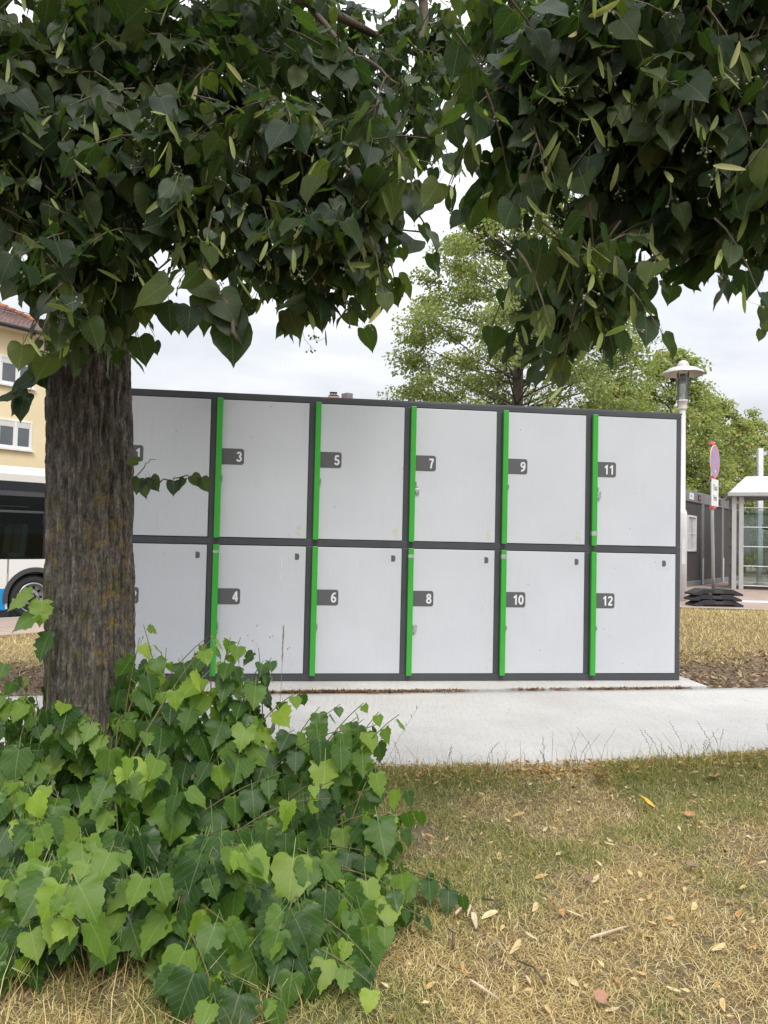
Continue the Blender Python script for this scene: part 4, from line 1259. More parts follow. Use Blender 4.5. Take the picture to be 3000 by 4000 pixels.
def lie(o, x, y, rz, tilt=0.2, up=0.014):
    o.location = (x, y, float(gz(x, y)) + up); o.rotation_euler = (random.uniform(-tilt, tilt), random.uniform(-tilt, tilt), rz)
def ground_at(px, py):
    p = P(px, py, 3.0); d = p - Vector((0, 0, CAM_H)); t_ = CAM_H / -d.z
    return Vector((0, 0, CAM_H)) + d * t_
spots = [(1700, 3850), (1740, 3800), (2410, 3830), (2420, 3950), (2830, 3960), (2070, 3860), (1800, 3780), (1880, 3600), (1950, 3640), (2080, 3570), (2200, 3560), (2280, 3590), (2310, 3760), (2560, 3670), (2900, 3560), (2950, 3590), (2890, 3480), (2500, 3430), (2550, 3440), (2580, 3370), (2640, 3350), (2960, 3370), (2940, 3220), (2400, 3300), (1950, 3330), (1600, 3280), (1700, 3280), (1660, 3150), (2000, 3190), (2010, 3240), (2240, 3130), (2380, 3120), (2240, 3090), (2640, 3190), (2720, 3140), (2900, 3190), (2960, 3120), (1840, 3360), (1560, 3400), (1620, 3500), (2140, 3420), (2700, 3560), (2480, 3520), (2340, 3420), (2840, 3320), (2780, 3720), (2960, 3700), (2660, 3880), (2150, 3980), (1990, 3740), (1900, 3060), (2550, 3060), (2690, 3050), (2810, 3020), (2930, 3040), (2100, 3680), (2880, 3840), (1560, 3610), (1540, 3980), (2260, 3870)]
for k, (a, b) in enumerate(spots):
    p = ground_at(a, b)
    o = link('fallen_bract', fmesh[k % 8]); 
    s = random.uniform(0.04, 0.075); o.scale = (s, s, s)
    lie(o, p.x, p.y, random.uniform(0, 6.28), 0.35)
    zone = 'under the path edge' if b < 3160 else 'close beside the bush' if a < 1760 else 'at the far right of the lawn' if a > 2790 else 'at the very bottom of the lawn' if b > 3790 else 'near the wood splinters' if a < 2120 else 'around the long pale stick' if a < 2420 else 'in the right middle of the lawn'
    tag(o, ('tan', 'pale straw coloured', 'orange brown', 'bleached cream')[k % 4] + ' dry linden bract lying ' + zone, 'fallen bract', 'dry linden bracts lying on the lawn')
def fallen_leaf(px, py, col, size, label, seed):
    me = fallen_mesh('leaf', seed); me.materials.append(pmat('fallen leaf %d' % seed, col, 0.7, 0, 0.25, 10, 0.2, 40))
    p = ground_at(px, py); o = link('fallen_leaf', me); o.scale = (size,) * 3
    lie(o, p.x, p.y, random.uniform(0, 6.28), 0.4, 0.03); tag(o, label, 'fallen leaf')
fallen_leaf(2550, 3170, (0.62, 0.42, 0.06), 0.085, 'yellow fallen leaf lying in the upper lawn below the path', 1)
fallen_leaf(2340, 3950, (0.40, 0.21, 0.13), 0.05, 'reddish brown leaf lying lowest on the lawn', 2)
fallen_leaf(2790, 3060, (0.42, 0.2, 0.09), 0.06, 'large rust red leaf standing in the grass by the path edge', 3)
fallen_leaf(2300, 3460, (0.22, 0.14, 0.09), 0.05, 'dark brown curled leaf in the middle of the lawn', 4)
fallen_leaf(2680, 3390, (0.26, 0.17, 0.11), 0.055, 'brown crumpled leaf beside the pale bracts at the lawn centre right', 5)
fallen_leaf(2710, 3200, (0.48, 0.25, 0.10), 0.055, 'orange brown leaf lying beside the yellow leaf', 6)
fallen_leaf(2330, 3070, (0.62, 0.36, 0.28), 0.08, 'pinkish crumpled leaf in the green grass below the path', 7)
fallen_leaf(1560, 2870, (0.30, 0.30, 0.16), 0.05, 'small dull leaf lying on the concrete beside the bush', 8)
M['chip'] = pmat('split wood', (0.58, 0.47, 0.33), 0.8, 0, 0.2, 60, 0.3, 80)
chips = [((1850, 3590), (1860, 3660), 'pale wood splinter, widest of the loose splinters by the bush'), ((1840, 3560), (1825, 3610), 'pale wood splinter, shortest of the splinters by the bush'), ((1775, 3600), (1815, 3560), 'pale wood splinter, leftmost of the loose splinters by the bush'),
         ((2300, 3690), (2450, 3650), 'long straw-pale stick lying across the middle lawn'), ((1835, 3860), (1955, 3950), 'bent bleached stick lying at the bottom of the lawn')]
for k, (a, b, lb) in enumerate(chips):
    pa, pb_ = ground_at(*a), ground_at(*b)
    m = MB(); L = (pb_ - pa).length; w = 0.010 if k < 1 else 0.004
    m.prism([(0, -w), (L * 0.4, -w * 1.2), (L, -w * 0.3), (L * 0.9, w * 0.5), (L * 0.3, w), (0.01, w * 0.7)], 0, 0.006, axis='z')
    o = m.build('wood_splinter', M['chip'], bevel=0.001)
    o.location = (pa.x, pa.y, float(gz(pa.x, pa.y)) + 0.028); o.rotation_euler = (0.05, -0.03, math.atan2(pb_.y - pa.y, pb_.x - pa.x))
    tag(o, lb, 'wood splinter')
for k, (a, b, lb) in enumerate((((1955, 3570), (1880, 3530), 'dark twig lying by the splinters near the bush'), ((2130, 3870), (2020, 3780), 'dark thin twig lying low on the lawn'), ((1770, 3720), (1750, 3650), 'short brown twig close beside the bush tip'))):
    pa, pb_ = ground_at(*a), ground_at(*b)
    m = MB(); md = (pa + pb_) / 2 + Vector((0.01, 0.01, 0.0)); z0 = float(gz(pa.x, pa.y)) + 0.026
    m.tube([(0, 0, 0), (md.x - pa.x, md.y - pa.y, 0.01), (pb_.x - pa.x, pb_.y - pa.y, 0)], [0.005, 0.004, 0.002], 6)
    o = m.build('fallen_twig', M['twig'], smooth_shade=True); o.location = (pa.x, pa.y, z0); tag(o, lb, 'twig')

# ------------------------------------------------------------------ background trees
def far_tree(label, base, height, crown, clumps, per, seed, leaf=0.11, group='trees behind the lockers', lean=0.0):
    """crown: list of (height fraction, radius)"""
    rg = np.random.default_rng(seed)
    t_ = thing('deciduous_tree', label, 'tree', base, 0, group)
    hf = np.array([c[0] for c in crown]); rf = np.array([c[1] for c in crown])
    m = MB()
    pts = [(lean * k / 8, 0.06 * math.sin(k * 1.3 + seed), height * k / 8) for k in range(9)]
    pts[0] = (0, 0, -0.3)
    m.tube(pts, [0.19 * height / 10 * (1 - k / 8.6) + 0.02 for k in range(9)], 10)
    m.build('trunk', M['far_bark'], t_, smooth_shade=True)
    C = []
    m = MB()
    for k in range(clumps):
        f = hf[0] + (1 - hf[0]) * rg.random() ** 1.15
        r = np.interp(f, hf, rf)
        a = rg.uniform(0, 2 * math.pi); q = r * rg.uniform(0.35, 1.0) ** 0.6
        c = np.array((lean * f + q * math.cos(a), q * math.sin(a), f * height + rg.normal(0, 0.15)))
        C.append((c, rg.uniform(0.28, 0.62) * (0.6 + 0.5 * r / max(rf)), a))
        if k % 3 == 0:
            s = np.array((lean * max(0.1, f - 0.12), 0, max(0.15, f - 0.06 - 0.10 * rg.random()) * height))
            mid = (s + c) / 2 + np.array((0, 0, 0.12 * rg.normal()))
            m.tube([s, mid, c], [0.034, 0.02, 0.008], 5, 0, False)
    m.build('limbs', M['far_bark'], t_, smooth_shade=True)
    P_, T_, N_ = [], [], []
    for (c, r, a) in C:
        v = rg.normal(0, 1, (per, 3)); v = unit(v) * (rg.random((per, 1)) ** 0.45)
        p = c + v * np.array((r * 1.15, r * 1.15, r * 0.62))
        P_.append(p)
        T_.append(np.array((math.cos(a), math.sin(a), -0.6)) * 0.6 + rg.normal(0, 0.6, (per, 3)))
        N_.append(np.array((0, 0, 1.0)) + rg.normal(0, 0.55, (per, 3)) + v * 0.4)
    P_, T_, N_ = (np.concatenate(q) for q in (P_, T_, N_))
    lf = (np.array([(0, 0, 0), (0.42, 0.35, 0.12), (0, 1.0, -0.12), (-0.42, 0.35, 0.12)]), np.array([(0, 1, 2), (0, 2, 3)]), np.zeros((4, 2)))
    cr_rnd = np.clip(np.repeat(rg.random(len(C)), per) * 0.45 + rg.random(len(P_)) * 0.55, 0, 0.999)
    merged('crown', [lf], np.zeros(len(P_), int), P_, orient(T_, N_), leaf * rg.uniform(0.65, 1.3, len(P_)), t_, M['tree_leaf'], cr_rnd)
    return t_
b = P(2010, 2250, 21)
far_tree('tall loose-crowned linden rising above the middle of the lockers', (b.x, 21, 0.2), 11.6, [(0.2, 3.0), (0.4, 3.8), (0.55, 3.7), (0.7, 3.0), (0.82, 2.0), (0.93, 1.0), (1.0, 0.3)], 430, 180, 81, 0.092, lean=0.0)
b = P(2620, 2250, 27)
far_tree('green tree behind the street lamp and the locker corner', (b.x, 27, 0.25), 8.0, [(0.15, 2.0), (0.4, 2.2), (0.7, 1.6), (0.9, 0.9), (1, 0.3)], 210, 120, 82, 0.105)
b = P(2760, 2250, 30)
far_tree('dense rounded tree behind the round no-stopping sign', (b.x, 30, 0.25), 6.9, [(0.1, 2.0), (0.4, 2.1), (0.7, 1.8), (0.9, 1.1), (1, 0.4)], 240, 120, 83, 0.11)
b = P(2900, 2250, 33)
far_tree('dense tree behind the bus shelter roof', (b.x, 33, 0.25), 6.6, [(0.1, 1.9), (0.4, 2.0), (0.7, 1.7), (0.9, 1.0), (1, 0.4)], 220, 110, 84, 0.115)
b = P(3120, 2250, 34)
far_tree('low tree at the far edge behind the shelter', (b.x, 34, 0.25), 5.6, [(0.1, 2.0), (0.4, 2.2), (0.7, 1.8), (0.9, 1.0), (1, 0.4)], 130, 70, 85, 0.14)
b = P(2420, 2250, 24)
far_tree('low bushy tree filling in behind the right lockers', (b.x, 24.5, 0.2), 6.3, [(0.15, 1.8), (0.4, 2.2), (0.7, 1.8), (0.9, 1.0), (1, 0.4)], 170, 120, 86, 0.10)

# ------------------------------------------------------------------ street lamp
lb_ = P(2661, 2350, 15.4)
lamp = thing('street_lamp', 'white street lamp with a wide hat on a slim post beside the lockers', 'street lamp', (lb_.x, 15.4, float(gz(lb_.x, 15.4))))
H = 4.83
M['lamp_paint'] = pmat('lamp paint', (0.80, 0.80, 0.80), 0.4, 0, 0.08, 3)
M['hat'] = pmat('lamp hat', (0.55, 0.53, 0.5), 0.35, 0.2, 0.08, 5)
m = MB(); m.lathe([(0.0, 0), (0.10, 0.0), (0.098, 1.75), (0.088, 1.80), (0.065, 1.84), (0.055, 3.75), (0.05, 3.85)], 20)
m.build('post', M['lamp_paint'], lamp, smooth_shade=True)
m = MB(); m.box(-0.03, 0.03, -0.101, -0.09, 0.75, 1.25); m.build('hatch', M['lamp_paint'], lamp, bevel=0.003)
m = MB(); m.lathe([(0.05, 3.83), (0.075, 3.84), (0.082, 3.87), (0.085, 3.98), (0.135, 4.0), (0.135, 4.02), (0.06, 4.03)], 24)
m.build('collar', M['lamp_paint'], lamp, smooth_shade=True)
m = MB(); m.lathe([(0.108, 4.02), (0.118, 4.5)], 24); m.build('glass', glass_mat('lamp glass', (0.86, 0.88, 0.88), 0.04), lamp, smooth_shade=True)
for k in range(4):
    a = k * math.pi / 2 + 0.5
    m = MB(); m.tube([(0.138 * math.cos(a), 0.138 * math.sin(a), 3.98), (0.138 * math.cos(a), 0.138 * math.sin(a), 4.6)], 0.009, 6)
    m.build('rod', M['dark_plastic'], lamp)
m = MB(); m.lathe([(0.40, 4.56), (0.385, 4.60), (0.27, 4.665), (0.15, 4.70), (0.118, 4.705), (0.118, 4.69), (0.26, 4.645), (0.38, 4.565), (0.40, 4.56)], 40)
m.build('hat', M['hat'], lamp, smooth_shade=True)
m = MB(); m.lathe([(0.118, 4.69), (0.118, 4.715), (0.108, 4.77), (0.075, 4.815), (0.03, 4.835), (0.001, 4.838)], 28)
m.build('dome', M['hat'], lamp, smooth_shade=True)
m = MB()
for k in range(6): m.lathe([(0.05, 4.36 + 0.035 * k), (0.085, 4.375 + 0.035 * k), (0.05, 4.39 + 0.035 * k)], 20)
m.build('louvre', M['steel'], lamp)
m = MB(); m.lathe([(0.035, 4.03), (0.035, 4.2), (0.05, 4.21), (0.05, 4.4)], 16); m.build('bulb', M['white_paint'], lamp, smooth_shade=True)

# ------------------------------------------------------------------ no-stopping sign on stacked rubber feet
sb = P(2787, 2360, 14.3)
sx, sy, sz = sb.x, 14.3, 0.306
stops = thing('traffic_sign', 'round red and blue no-stopping sign with taxi plate on a slightly leaning pole', 'sign', (sx, sy, sz + 0.06))
lean = (P(2765, 1745, 14.3).x - sx) / 2.5
M['sign_red'] = pmat('sign red', (0.70, 0.17, 0.20), 0.35, 0, 0.08, 5)
M['sign_blue'] = pmat('sign blue', (0.20, 0.32, 0.62), 0.35, 0, 0.08, 5)
m = MB(); m.tube([(0, 0, 0), (lean * 0.3, 0, 0.9), (lean * 0.62, 0, 1.45), (lean, 0, 2.98)], 0.03, 12); m.build('pole', M['steel'], stops, smooth_shade=True)
srot = R(51)
def sign_part(name, build, mat, z, off, parent=stops, sxo=lean * 0.86):
    m = MB(); build(m); o = m.build(name, mat, parent)
    o.location = (sxo, 0, z); o.rotation_euler = (0, 0, srot)
    return o
ZS = 2.62
def disc(r, y0, y1): return lambda m: m.lathe([(0.0005, y0), (r, y0), (r, y1), (0.0005, y1)], 40, axis='y')
sign_part('disc', disc(0.30, -0.052, -0.046), M['white_paint'], ZS, 0)
sign_part('red_ring', lambda m: m.lathe([(0.235, -0.0525), (0.235, -0.054), (0.29, -0.054), (0.29, -0.0525)], 40, axis='y'), M['sign_red'], ZS, 0)
sign_part('blue_field', disc(0.235, -0.0535, -0.0522), M['sign_blue'], ZS, 0)
def cross(m):
    for a in (45, -45):
        m.box(-0.235, 0.235, -0.0548 - (0.0006 if a > 0 else 0), -0.0536, -0.028, 0.028, M=Matrix.Rotation(R(a), 4, 'Y'))
sign_part('red_cross', cross, M['sign_red'], ZS, 0)
def arrowdisc(m): m.lathe([(0.0005, -0.0568), (0.065, -0.0568), (0.065, -0.0556), (0.0005, -0.0556)], 24, axis='y', M=Matrix.Translation((0, 0, -0.2)))
sign_part('blue_spot', arrowdisc, M['sign_blue'], ZS, 0)
def arrow(m): m.prism([(-0.012, -0.245), (0.012, -0.245), (0.012, -0.20), (0.042, -0.20), (0.0, -0.15), (-0.042, -0.20), (-0.012, -0.20)], -0.0584, -0.0572)
sign_part('white_arrow', arrow, M['white_paint'], ZS, 0)
def plate(m): m.prism([(-0.21, -0.25), (0.21, -0.25), (0.21, 0.25), (-0.21, 0.25)], -0.05, -0.045)
pl_ = sign_part('text_plate', plate, M['white_paint'], 2.03, 0, sxo=lean * 0.7)
for (tx, zz) in (('Taxi', 0.09), ('frei', -0.10)):
    o = link('text', text_mesh(tx, 0.15, 0.002, 0.0005), pl_, M['plate'])
    o.rotation_euler = (R(90), 0, 0); o.location = (0, -0.0515, zz)
m = MB()
for zz, l_ in ((2.95, 1.0), (2.30, 0.82), (1.76, 0.64)):
    m.lathe([(0.031, zz - 0.035), (0.05, zz - 0.035), (0.05, zz + 0.035), (0.031, zz + 0.035)], 14, M=Matrix.Translation((lean * l_, 0, 0)))
    m.box(lean * l_ - 0.045, lean * l_ + 0.045, -0.055, -0.02, zz - 0.02, zz + 0.02, M=None)
m.build('clamp', M['sign_red'], stops)
def foot(z, rz, dx, label):
    f = thing('ballast_block', label, 'ballast block', (sx + dx, sy, z), rz, 'rubber feet under the sign')
    poly = [(-0.46, 0.0), (-0.30, 0.0), (-0.29, 0.03), (0.29, 0.03), (0.30, 0.0), (0.46, 0.0), (0.46, 0.035), (0.27, 0.115), (0.07, 0.118), (0.065, 0.10), (-0.065, 0.10), (-0.07, 0.118), (-0.27, 0.115), (-0.46, 0.035)]
    m = MB(); m.prism(poly, -0.2, 0.2)
    m.build('rubber_block', M['rubber'], f, bevel=0.008)
    m = MB(); m.box(-0.085, 0.085, -0.206, -0.2005, 0.045, 0.088); m.build('grip', pmat('rubber grip', (0.06, 0.06, 0.063), 0.8), f, bevel=0.002)
foot(sz, 0.05, 0.01, 'lowest black rubber foot of the stack under the sign pole')
foot(sz + 0.1, -0.02, -0.02, 'middle black rubber foot of the stack under the sign pole')
foot(sz + 0.2, 0.03, 0.0, 'topmost black rubber foot of the stack under the sign pole')

# ------------------------------------------------------------------ site containers
CA = R(54)
cp = P(2745, 2282, 22.0)
M['container'] = pmat('container paint', (0.085, 0.078, 0.078), 0.5, 0, 0.12, 2)
M['container_frame'] = pmat('container frame paint', (0.19, 0.185, 0.19), 0.45, 0, 0.1, 3)
M['label_white'] = pmat('white label', (0.75, 0.75, 0.76), 0.5)
M['label_red'] = pmat('red lamp lens', (0.45, 0.03, 0.03), 0.3)
M['win_glass'] = glass_mat('window glass', (0.35, 0.38, 0.4), 0.25)
ce = Vector((math.cos(CA), math.sin(CA), 0))
def container(k, label, window):
    o0 = Vector((cp.x, cp.y, 0.306)) + ce * (2.46 * k - 2.44)
    c = thing('site_container', label, 'container', o0, CA, 'anthracite site containers')
    W, D, Hh = 2.44, 6.0, 2.6
    m = MB()
    m.box(0, W, 0.0, 0.12, Hh - 0.3, Hh); m.box(0, W, 0.0, 0.12, 0, 0.14)
    m.box(0, 0.12, 0.001, 0.119, 0.14, Hh - 0.3); m.box(W - 0.12, W, 0.001, 0.119, 0.14, Hh - 0.3)
    m.box(0, W, D - 0.12, D, 0, Hh); m.box(0, 0.1, 0.12, D - 0.12, Hh - 0.2, Hh); m.box(W - 0.1, W, 0.12, D - 0.12, Hh - 0.2, Hh)
    m.build('frame', M['container_frame'], c, bevel=0.012)
    m = MB(); m.box(0.02, W - 0.02, 0.11, D - 0.06, 0.02, Hh - 0.02); m.build('body', M['container'], c)
    # ribbed end wall
    n = 36; pitch = (W - 0.24) / n
    m = MB()
    for q in range(n):
        a = 0.12 + q * pitch
        if window and 0.85 < a < 1.72:
            m.box(a, a + pitch * 0.55, 0.035, 0.1095, 0.14, 0.95); m.box(a, a + pitch * 0.55, 0.035, 0.1095, 1.93, Hh - 0.3)
        else: m.box(a, a + pitch * 0.55, 0.035, 0.1095, 0.14, Hh - 0.3)
    m.build('ribbed_wall', M['container'], c)
    if window:
        wd = MB()
        for (a, b_, z0, z1) in ((0.84, 0.90, 0.95, 1.93), (1.68, 1.74, 0.95, 1.93), (0.90, 1.68, 0.95, 1.0), (0.90, 1.68, 1.88, 1.93)): wd.box(a, b_, 0.0, 0.1, z0, z1)
        wd = wd.build('window', M['white_paint'], c)
        m = MB(); m.box(0.9, 1.68, 0.08, 0.088, 1.0, 1.88); m.build('pane', M['win_glass'], wd)
        for q in range(6):
            a = 0.96 + q * 0.13
            m = MB(); m.tube([(a, 0.03, 0.97), (a, 0.03, 1.91)], 0.012, 6); m.build('window_bar', M['label_white'], wd)
        m = MB(); m.box(0.9, 1.68, 0.02, 0.04, 1.42, 1.44); m.build('window_bar', M['label_white'], wd)
    m = MB(); m.box(0.95, 1.4, -0.006, -0.0005, Hh - 0.24, Hh - 0.06); m.build('label_plate', M['label_white'], c)
    o = link('text', text_mesh('W - 1' if window else 'A', 0.1, 0.001, 0.0005), c, M['plate']); o.rotation_euler = (R(90), 0, 0); o.location = (1.17, -0.0075, Hh - 0.15)
    for a in (1.85, 2.6):
        if a < W: m = MB(); m.box(a, a + 0.28, -0.02, -0.0005, Hh - 0.23, Hh - 0.07); lb = m.build('label_box', M['dark_plastic'], c); m = MB(); m.box(a + 0.04, a + 0.22, -0.026, -0.0205, Hh - 0.19, Hh - 0.13); m.build('label_stripe', M['label_red'], lb)
    m = MB(); m.tube([(W - 0.09, -0.03, 0.02), (W - 0.09, -0.03, 0.75)], 0.025, 8); m.build('downpipe', M['label_white'], c)
container(0, 'anthracite site container with a barred window behind the lamp post', True)
container(1, 'anthracite site container without a window directly behind the sign pole', False)
container(2, 'site container seen as a narrow dark strip beside the shelter', False)
cbl = thing('power_cable', 'black cable looping off the container roof beside the shelter', 'cable', (Vector((cp.x, cp.y, 2.91)) + ce * 2.2))
m = MB(); m.tube([Vector((0, 0, 0.02)), ce * 0.6 + Vector((0, -0.1, 0.12)), ce * 1.2 + Vector((0.1, -0.3, 0.1)), ce * 1.6 + Vector((0.15, -0.45, -0.15)), ce * 1.6 + Vector((0.1, -0.45, -0.6))], 0.03, 8)
m.build('cable_loop', M['rubber'], cbl, smooth_shade=True)

# ------------------------------------------------------------------ bus shelter
sh0 = P(2866, 2297, 20.2)
shel = thing('bus_shelter', 'glass bus shelter with a pale sloping roof and grey posts', 'bus shelter', (sh0.x, 20.2, 0.306), R(-22))
M['alu'] = pmat('grey aluminium', (0.48, 0.48, 0.47), 0.45, 0.2, 0.08, 3)
M['roof_sheet'] = pmat('shelter roof sheet', (0.74, 0.75, 0.77), 0.35, 0, 0.05, 2)
M['shelter_glass'] = glass_mat('shelter glass', (0.80, 0.86, 0.85), 0.06)
LX, DY, HS = 4.2, 1.9, 2.42
for (xx, yy) in ((0, 0), (0.17, 0.0), (1.35, DY), (0, DY), (2.1, 0), (LX, 0), (LX, DY), (2.75, DY)):
    m = MB(); m.box(xx - 0.055, xx + 0.055, yy - 0.05, yy + 0.05, 0, HS); m.build('post', M['alu'], shel, bevel=0.006)
m = MB()
m.box(-0.16, LX + 0.16, -0.2, -0.08, HS + 0.001, HS + 0.1); m.box(-0.16, LX + 0.16, DY + 0.08, DY + 0.2, HS + 0.001, HS + 0.1)
m.box(-0.16, -0.06, -0.08, DY + 0.08, HS + 0.002, HS + 0.099); m.box(LX + 0.06, LX + 0.16, -0.08, DY + 0.08, HS + 0.002, HS + 0.099)
m.build('eaves_beam', M['alu'], shel, bevel=0.006)
m = MB(); z0, z1 = HS + 0.102, HS + 0.56; ymid = DY / 2
vs = [(-0.12, -0.16, z0), (LX + 0.12, -0.16, z0), (LX + 0.12, DY + 0.16, z0), (-0.12, DY + 0.16, z0), (0.30, 0.5, z1), (LX - 0.30, 0.5, z1), (LX - 0.3, DY - 0.5, z1), (0.3, DY - 0.5, z1)]
m.add(vs, [(0, 1, 5, 4), (1, 2, 6, 5), (2, 3, 7, 6), (3, 0, 4, 7), (4, 5, 6, 7), (0, 3, 2, 1)])
m.build('roof', M['roof_sheet'], shel, bevel=0.012)
for (a, b_, y_) in ((0.225, 2.04, 0.0), (2.16, LX - 0.06, 0.0), (0.06, 1.29, DY), (1.41, 2.69, DY), (2.81, LX - 0.06, DY)):
    m = MB(); m.box(a, b_, y_ - 0.006, y_ + 0.006, 0.12, 2.12); m.build('pane', M['shelter_glass'], shel)
m = MB(); m.box(-0.006, 0.006, 0.06, DY - 0.06, 0.12, 2.12); m.build('pane', M['shelter_glass'], shel)
for k in range(5):
    z_ = 0.1 + 0.505 * k
    m = MB(); m.tube([(0.22, -0.03, z_), (LX, -0.03, z_)], 0.014, 6); m.build('rail', M['steel'], shel)
    m = MB(); m.tube([(-0.03, 0.05, z_), (-0.03, DY, z_)], 0.014, 6); m.build('rail', M['steel'], shel)
m = MB()     # crow silhouette on the glass
m.prism([(0.66, 1.58), (0.72, 1.55), (0.78, 1.56), (0.84, 1.50), (0.95, 1.48), (0.88, 1.53), (0.82, 1.58), (0.75, 1.60), (0.70, 1.66), (0.64, 1.68), (0.68, 1.62)], -0.0085, -0.0065)
m.build('bird_sticker', M['black_gap'], shel)
m = MB(); m.box(0.75, LX - 0.4, 1.34, 1.44, 0.36, 0.44); m.tube([(1.0, 1.39, 0.0), (1.0, 1.39, 0.38)], 0.045, 10); m.tube([(3.2, 1.39, 0.0), (3.2, 1.39, 0.38)], 0.045, 10); m.tube([(1.0, 1.3, 0.42), (1.7, 0.6, 0.06)], 0.05, 10)
m.build('bench_beam', M['alu'], shel)
for k in range(5):
    m = MB(); a = 0.85 + k * 0.48
    m.prism([(1.15, 0.46), (1.55, 0.45), (1.68, 0.95), (1.645, 0.96), (1.53, 0.49), (1.15, 0.49)], a, a + 0.42, axis='x')
    m.build('seat', M['alu'], shel, bevel=0.01)
m = MB(); m.box(0.05, 0.5, DY - 0.03, DY - 0.012, 0.9, 1.6); m.build('notice_board', M['label_white'], shel)
mast = thing('sign_mast', 'white square mast standing up behind the shelter roof', 'mast', (P(2967, 2290, 23).x, 23, 0.306))
m = MB(); m.box(-0.075, 0.075, -0.06, 0.06, 0, P(2967, 1752, 23).z - 0.306); m.build('mast_post', M['label_white'], mast, bevel=0.01)
m = MB(); m.box(-0.12, 0.12, -0.1, 0.1, 0, 0.03); m.build('base_plate', M['alu'], mast)

# ------------------------------------------------------------------ bus
bz = -0.40
wc = P(134, 2337, 15.5)
bo = Vector((wc.x, wc.y, bz))
bus = thing('city_bus', 'white and blue city bus with dark windows parked behind the tree trunk', 'bus', bo, BUS_A)
M['bus_white'] = pmat('bus white', (0.78, 0.765, 0.74), 0.3, 0, 0.03, 1)
M['bus_blue'] = pmat('bus blue', (0.015, 0.27, 0.60), 0.3, 0, 0.04, 1)
M['bus_black'] = pmat('bus gloss black', (0.012, 0.013, 0.016), 0.12, 0, 0.2, 2)
M['bus_grey'] = pmat('bus window frame', (0.06, 0.06, 0.066), 0.45, 0, 0.1, 3)
M['bus_glass'] = glass_mat('bus glass', (0.62, 0.70, 0.68), 0.0, 0.02, 0.45)
X0, X1, WB = -7.2, 4.2, 2.5
m = MB(); prof = [(0.02, 2.74), (0.0, 2.93), (0.06, 3.04), (0.3, 3.1), (WB - 0.3, 3.1), (WB - 0.06, 3.04), (WB, 2.93), (WB - 0.02, 2.74)]
m.prism([(a, b_) for a, b_ in prof], X0, X1, axis='x'); m.build('roof', M['bus_white'], bus)
m = MB(); m.box(X0 + 0.02, X1 - 0.02, 0.015, WB - 0.015, 2.60, 2.925); m.build('cantrail', M['bus_black'], bus)
# side wall with the wheel arch cut out
def side(y0, y1, mat_w, name):
    m = MB(); ra = 0.55; zc_ = 0.475; z0, z1 = 0.28, 1.25
    a0 = math.asin((z0 - zc_) / ra)
    arc = [(ra * math.cos(a0 + (math.pi - 2 * a0) * k / 20), zc_ + ra * math.sin(a0 + (math.pi - 2 * a0) * k / 20)) for k in range(21)]
    # right piece, left piece and the span above the arch
    top = [p for p in arc]
    for k in range(20):
        (xa, za_), (xb, zb_) = arc[k], arc[k + 1]
        m.prism([(xb, zb_), (xa, za_), (xa, z1), (xb, z1)], y0, y1)
    m.box(X0, -ra * math.cos(a0), y0, y1, z0, z1); m.box(ra * math.cos(a0), X1, y0, y1, z0, z1)
    return m.build(name, mat_w, bus)
side(0.0, 0.05, M['bus_white'], 'side_panel')
m = MB(); m.box(X0, X1, WB - 0.05, WB, 0.28, 1.25); m.build('side_panel', M['bus_white'], bus)
m = MB(); m.box(X0, X0 + 0.06, 0.05, WB - 0.05, 0.28, 2.74); m.build('front_panel', M['bus_white'], bus)
m = MB(); m.box(X1 - 0.06, X1, 0.05, WB - 0.05, 0.28, 2.74); m.build('rear_panel', M['bus_white'], bus)
m = MB(); m.box(X0 + 0.1, -0.56, -0.006, -0.0005, 0.26, 0.68); m.build('blue_skirt', M['bus_blue'], bus)
m = MB(); m.box(X0 + 0.1, X1 - 0.1, 0.08, WB - 0.08, 0.12, 0.30); m.build('underframe', M['black_gap'], bus)
m = MB(); m.box(X0 + 0.1, -0.48, 0.01, 0.06, 0.10, 0.26); m.build('skirt', M['rubber'], bus)
m = MB(); pr = []
for k in range(25):
    a = R(-8) + R(196) * k / 24; pr.append((0.615 * math.cos(a), 0.475 + 0.615 * math.sin(a)))
for k in range(24, -1, -1):
    a = R(-8) + R(196) * k / 24; pr.append((0.525 * math.cos(a), 0.475 + 0.525 * math.sin(a)))
vs = [(a, -0.018, b_) for a, b_ in pr] + [(a, 0.10, b_) for a, b_ in pr]
n = 50
fs = []
for k in range(24):
    o_ = n - 1 - k
    fs += [(k + 1, k, o_, o_ - 1), (k, k + 1, k + 1 + n, k + n), (o_ - 1, o_, o_ + n, o_ - 1 + n)]
m.add(vs, fs); m.build('wheel_arch', M['bus_grey'], bus, smooth_shade=False)
m = MB(); m.box(-0.6, 0.6, 0.4, 0.42, 0.28, 1.2); m.build('arch_liner', M['black_gap'], bus)
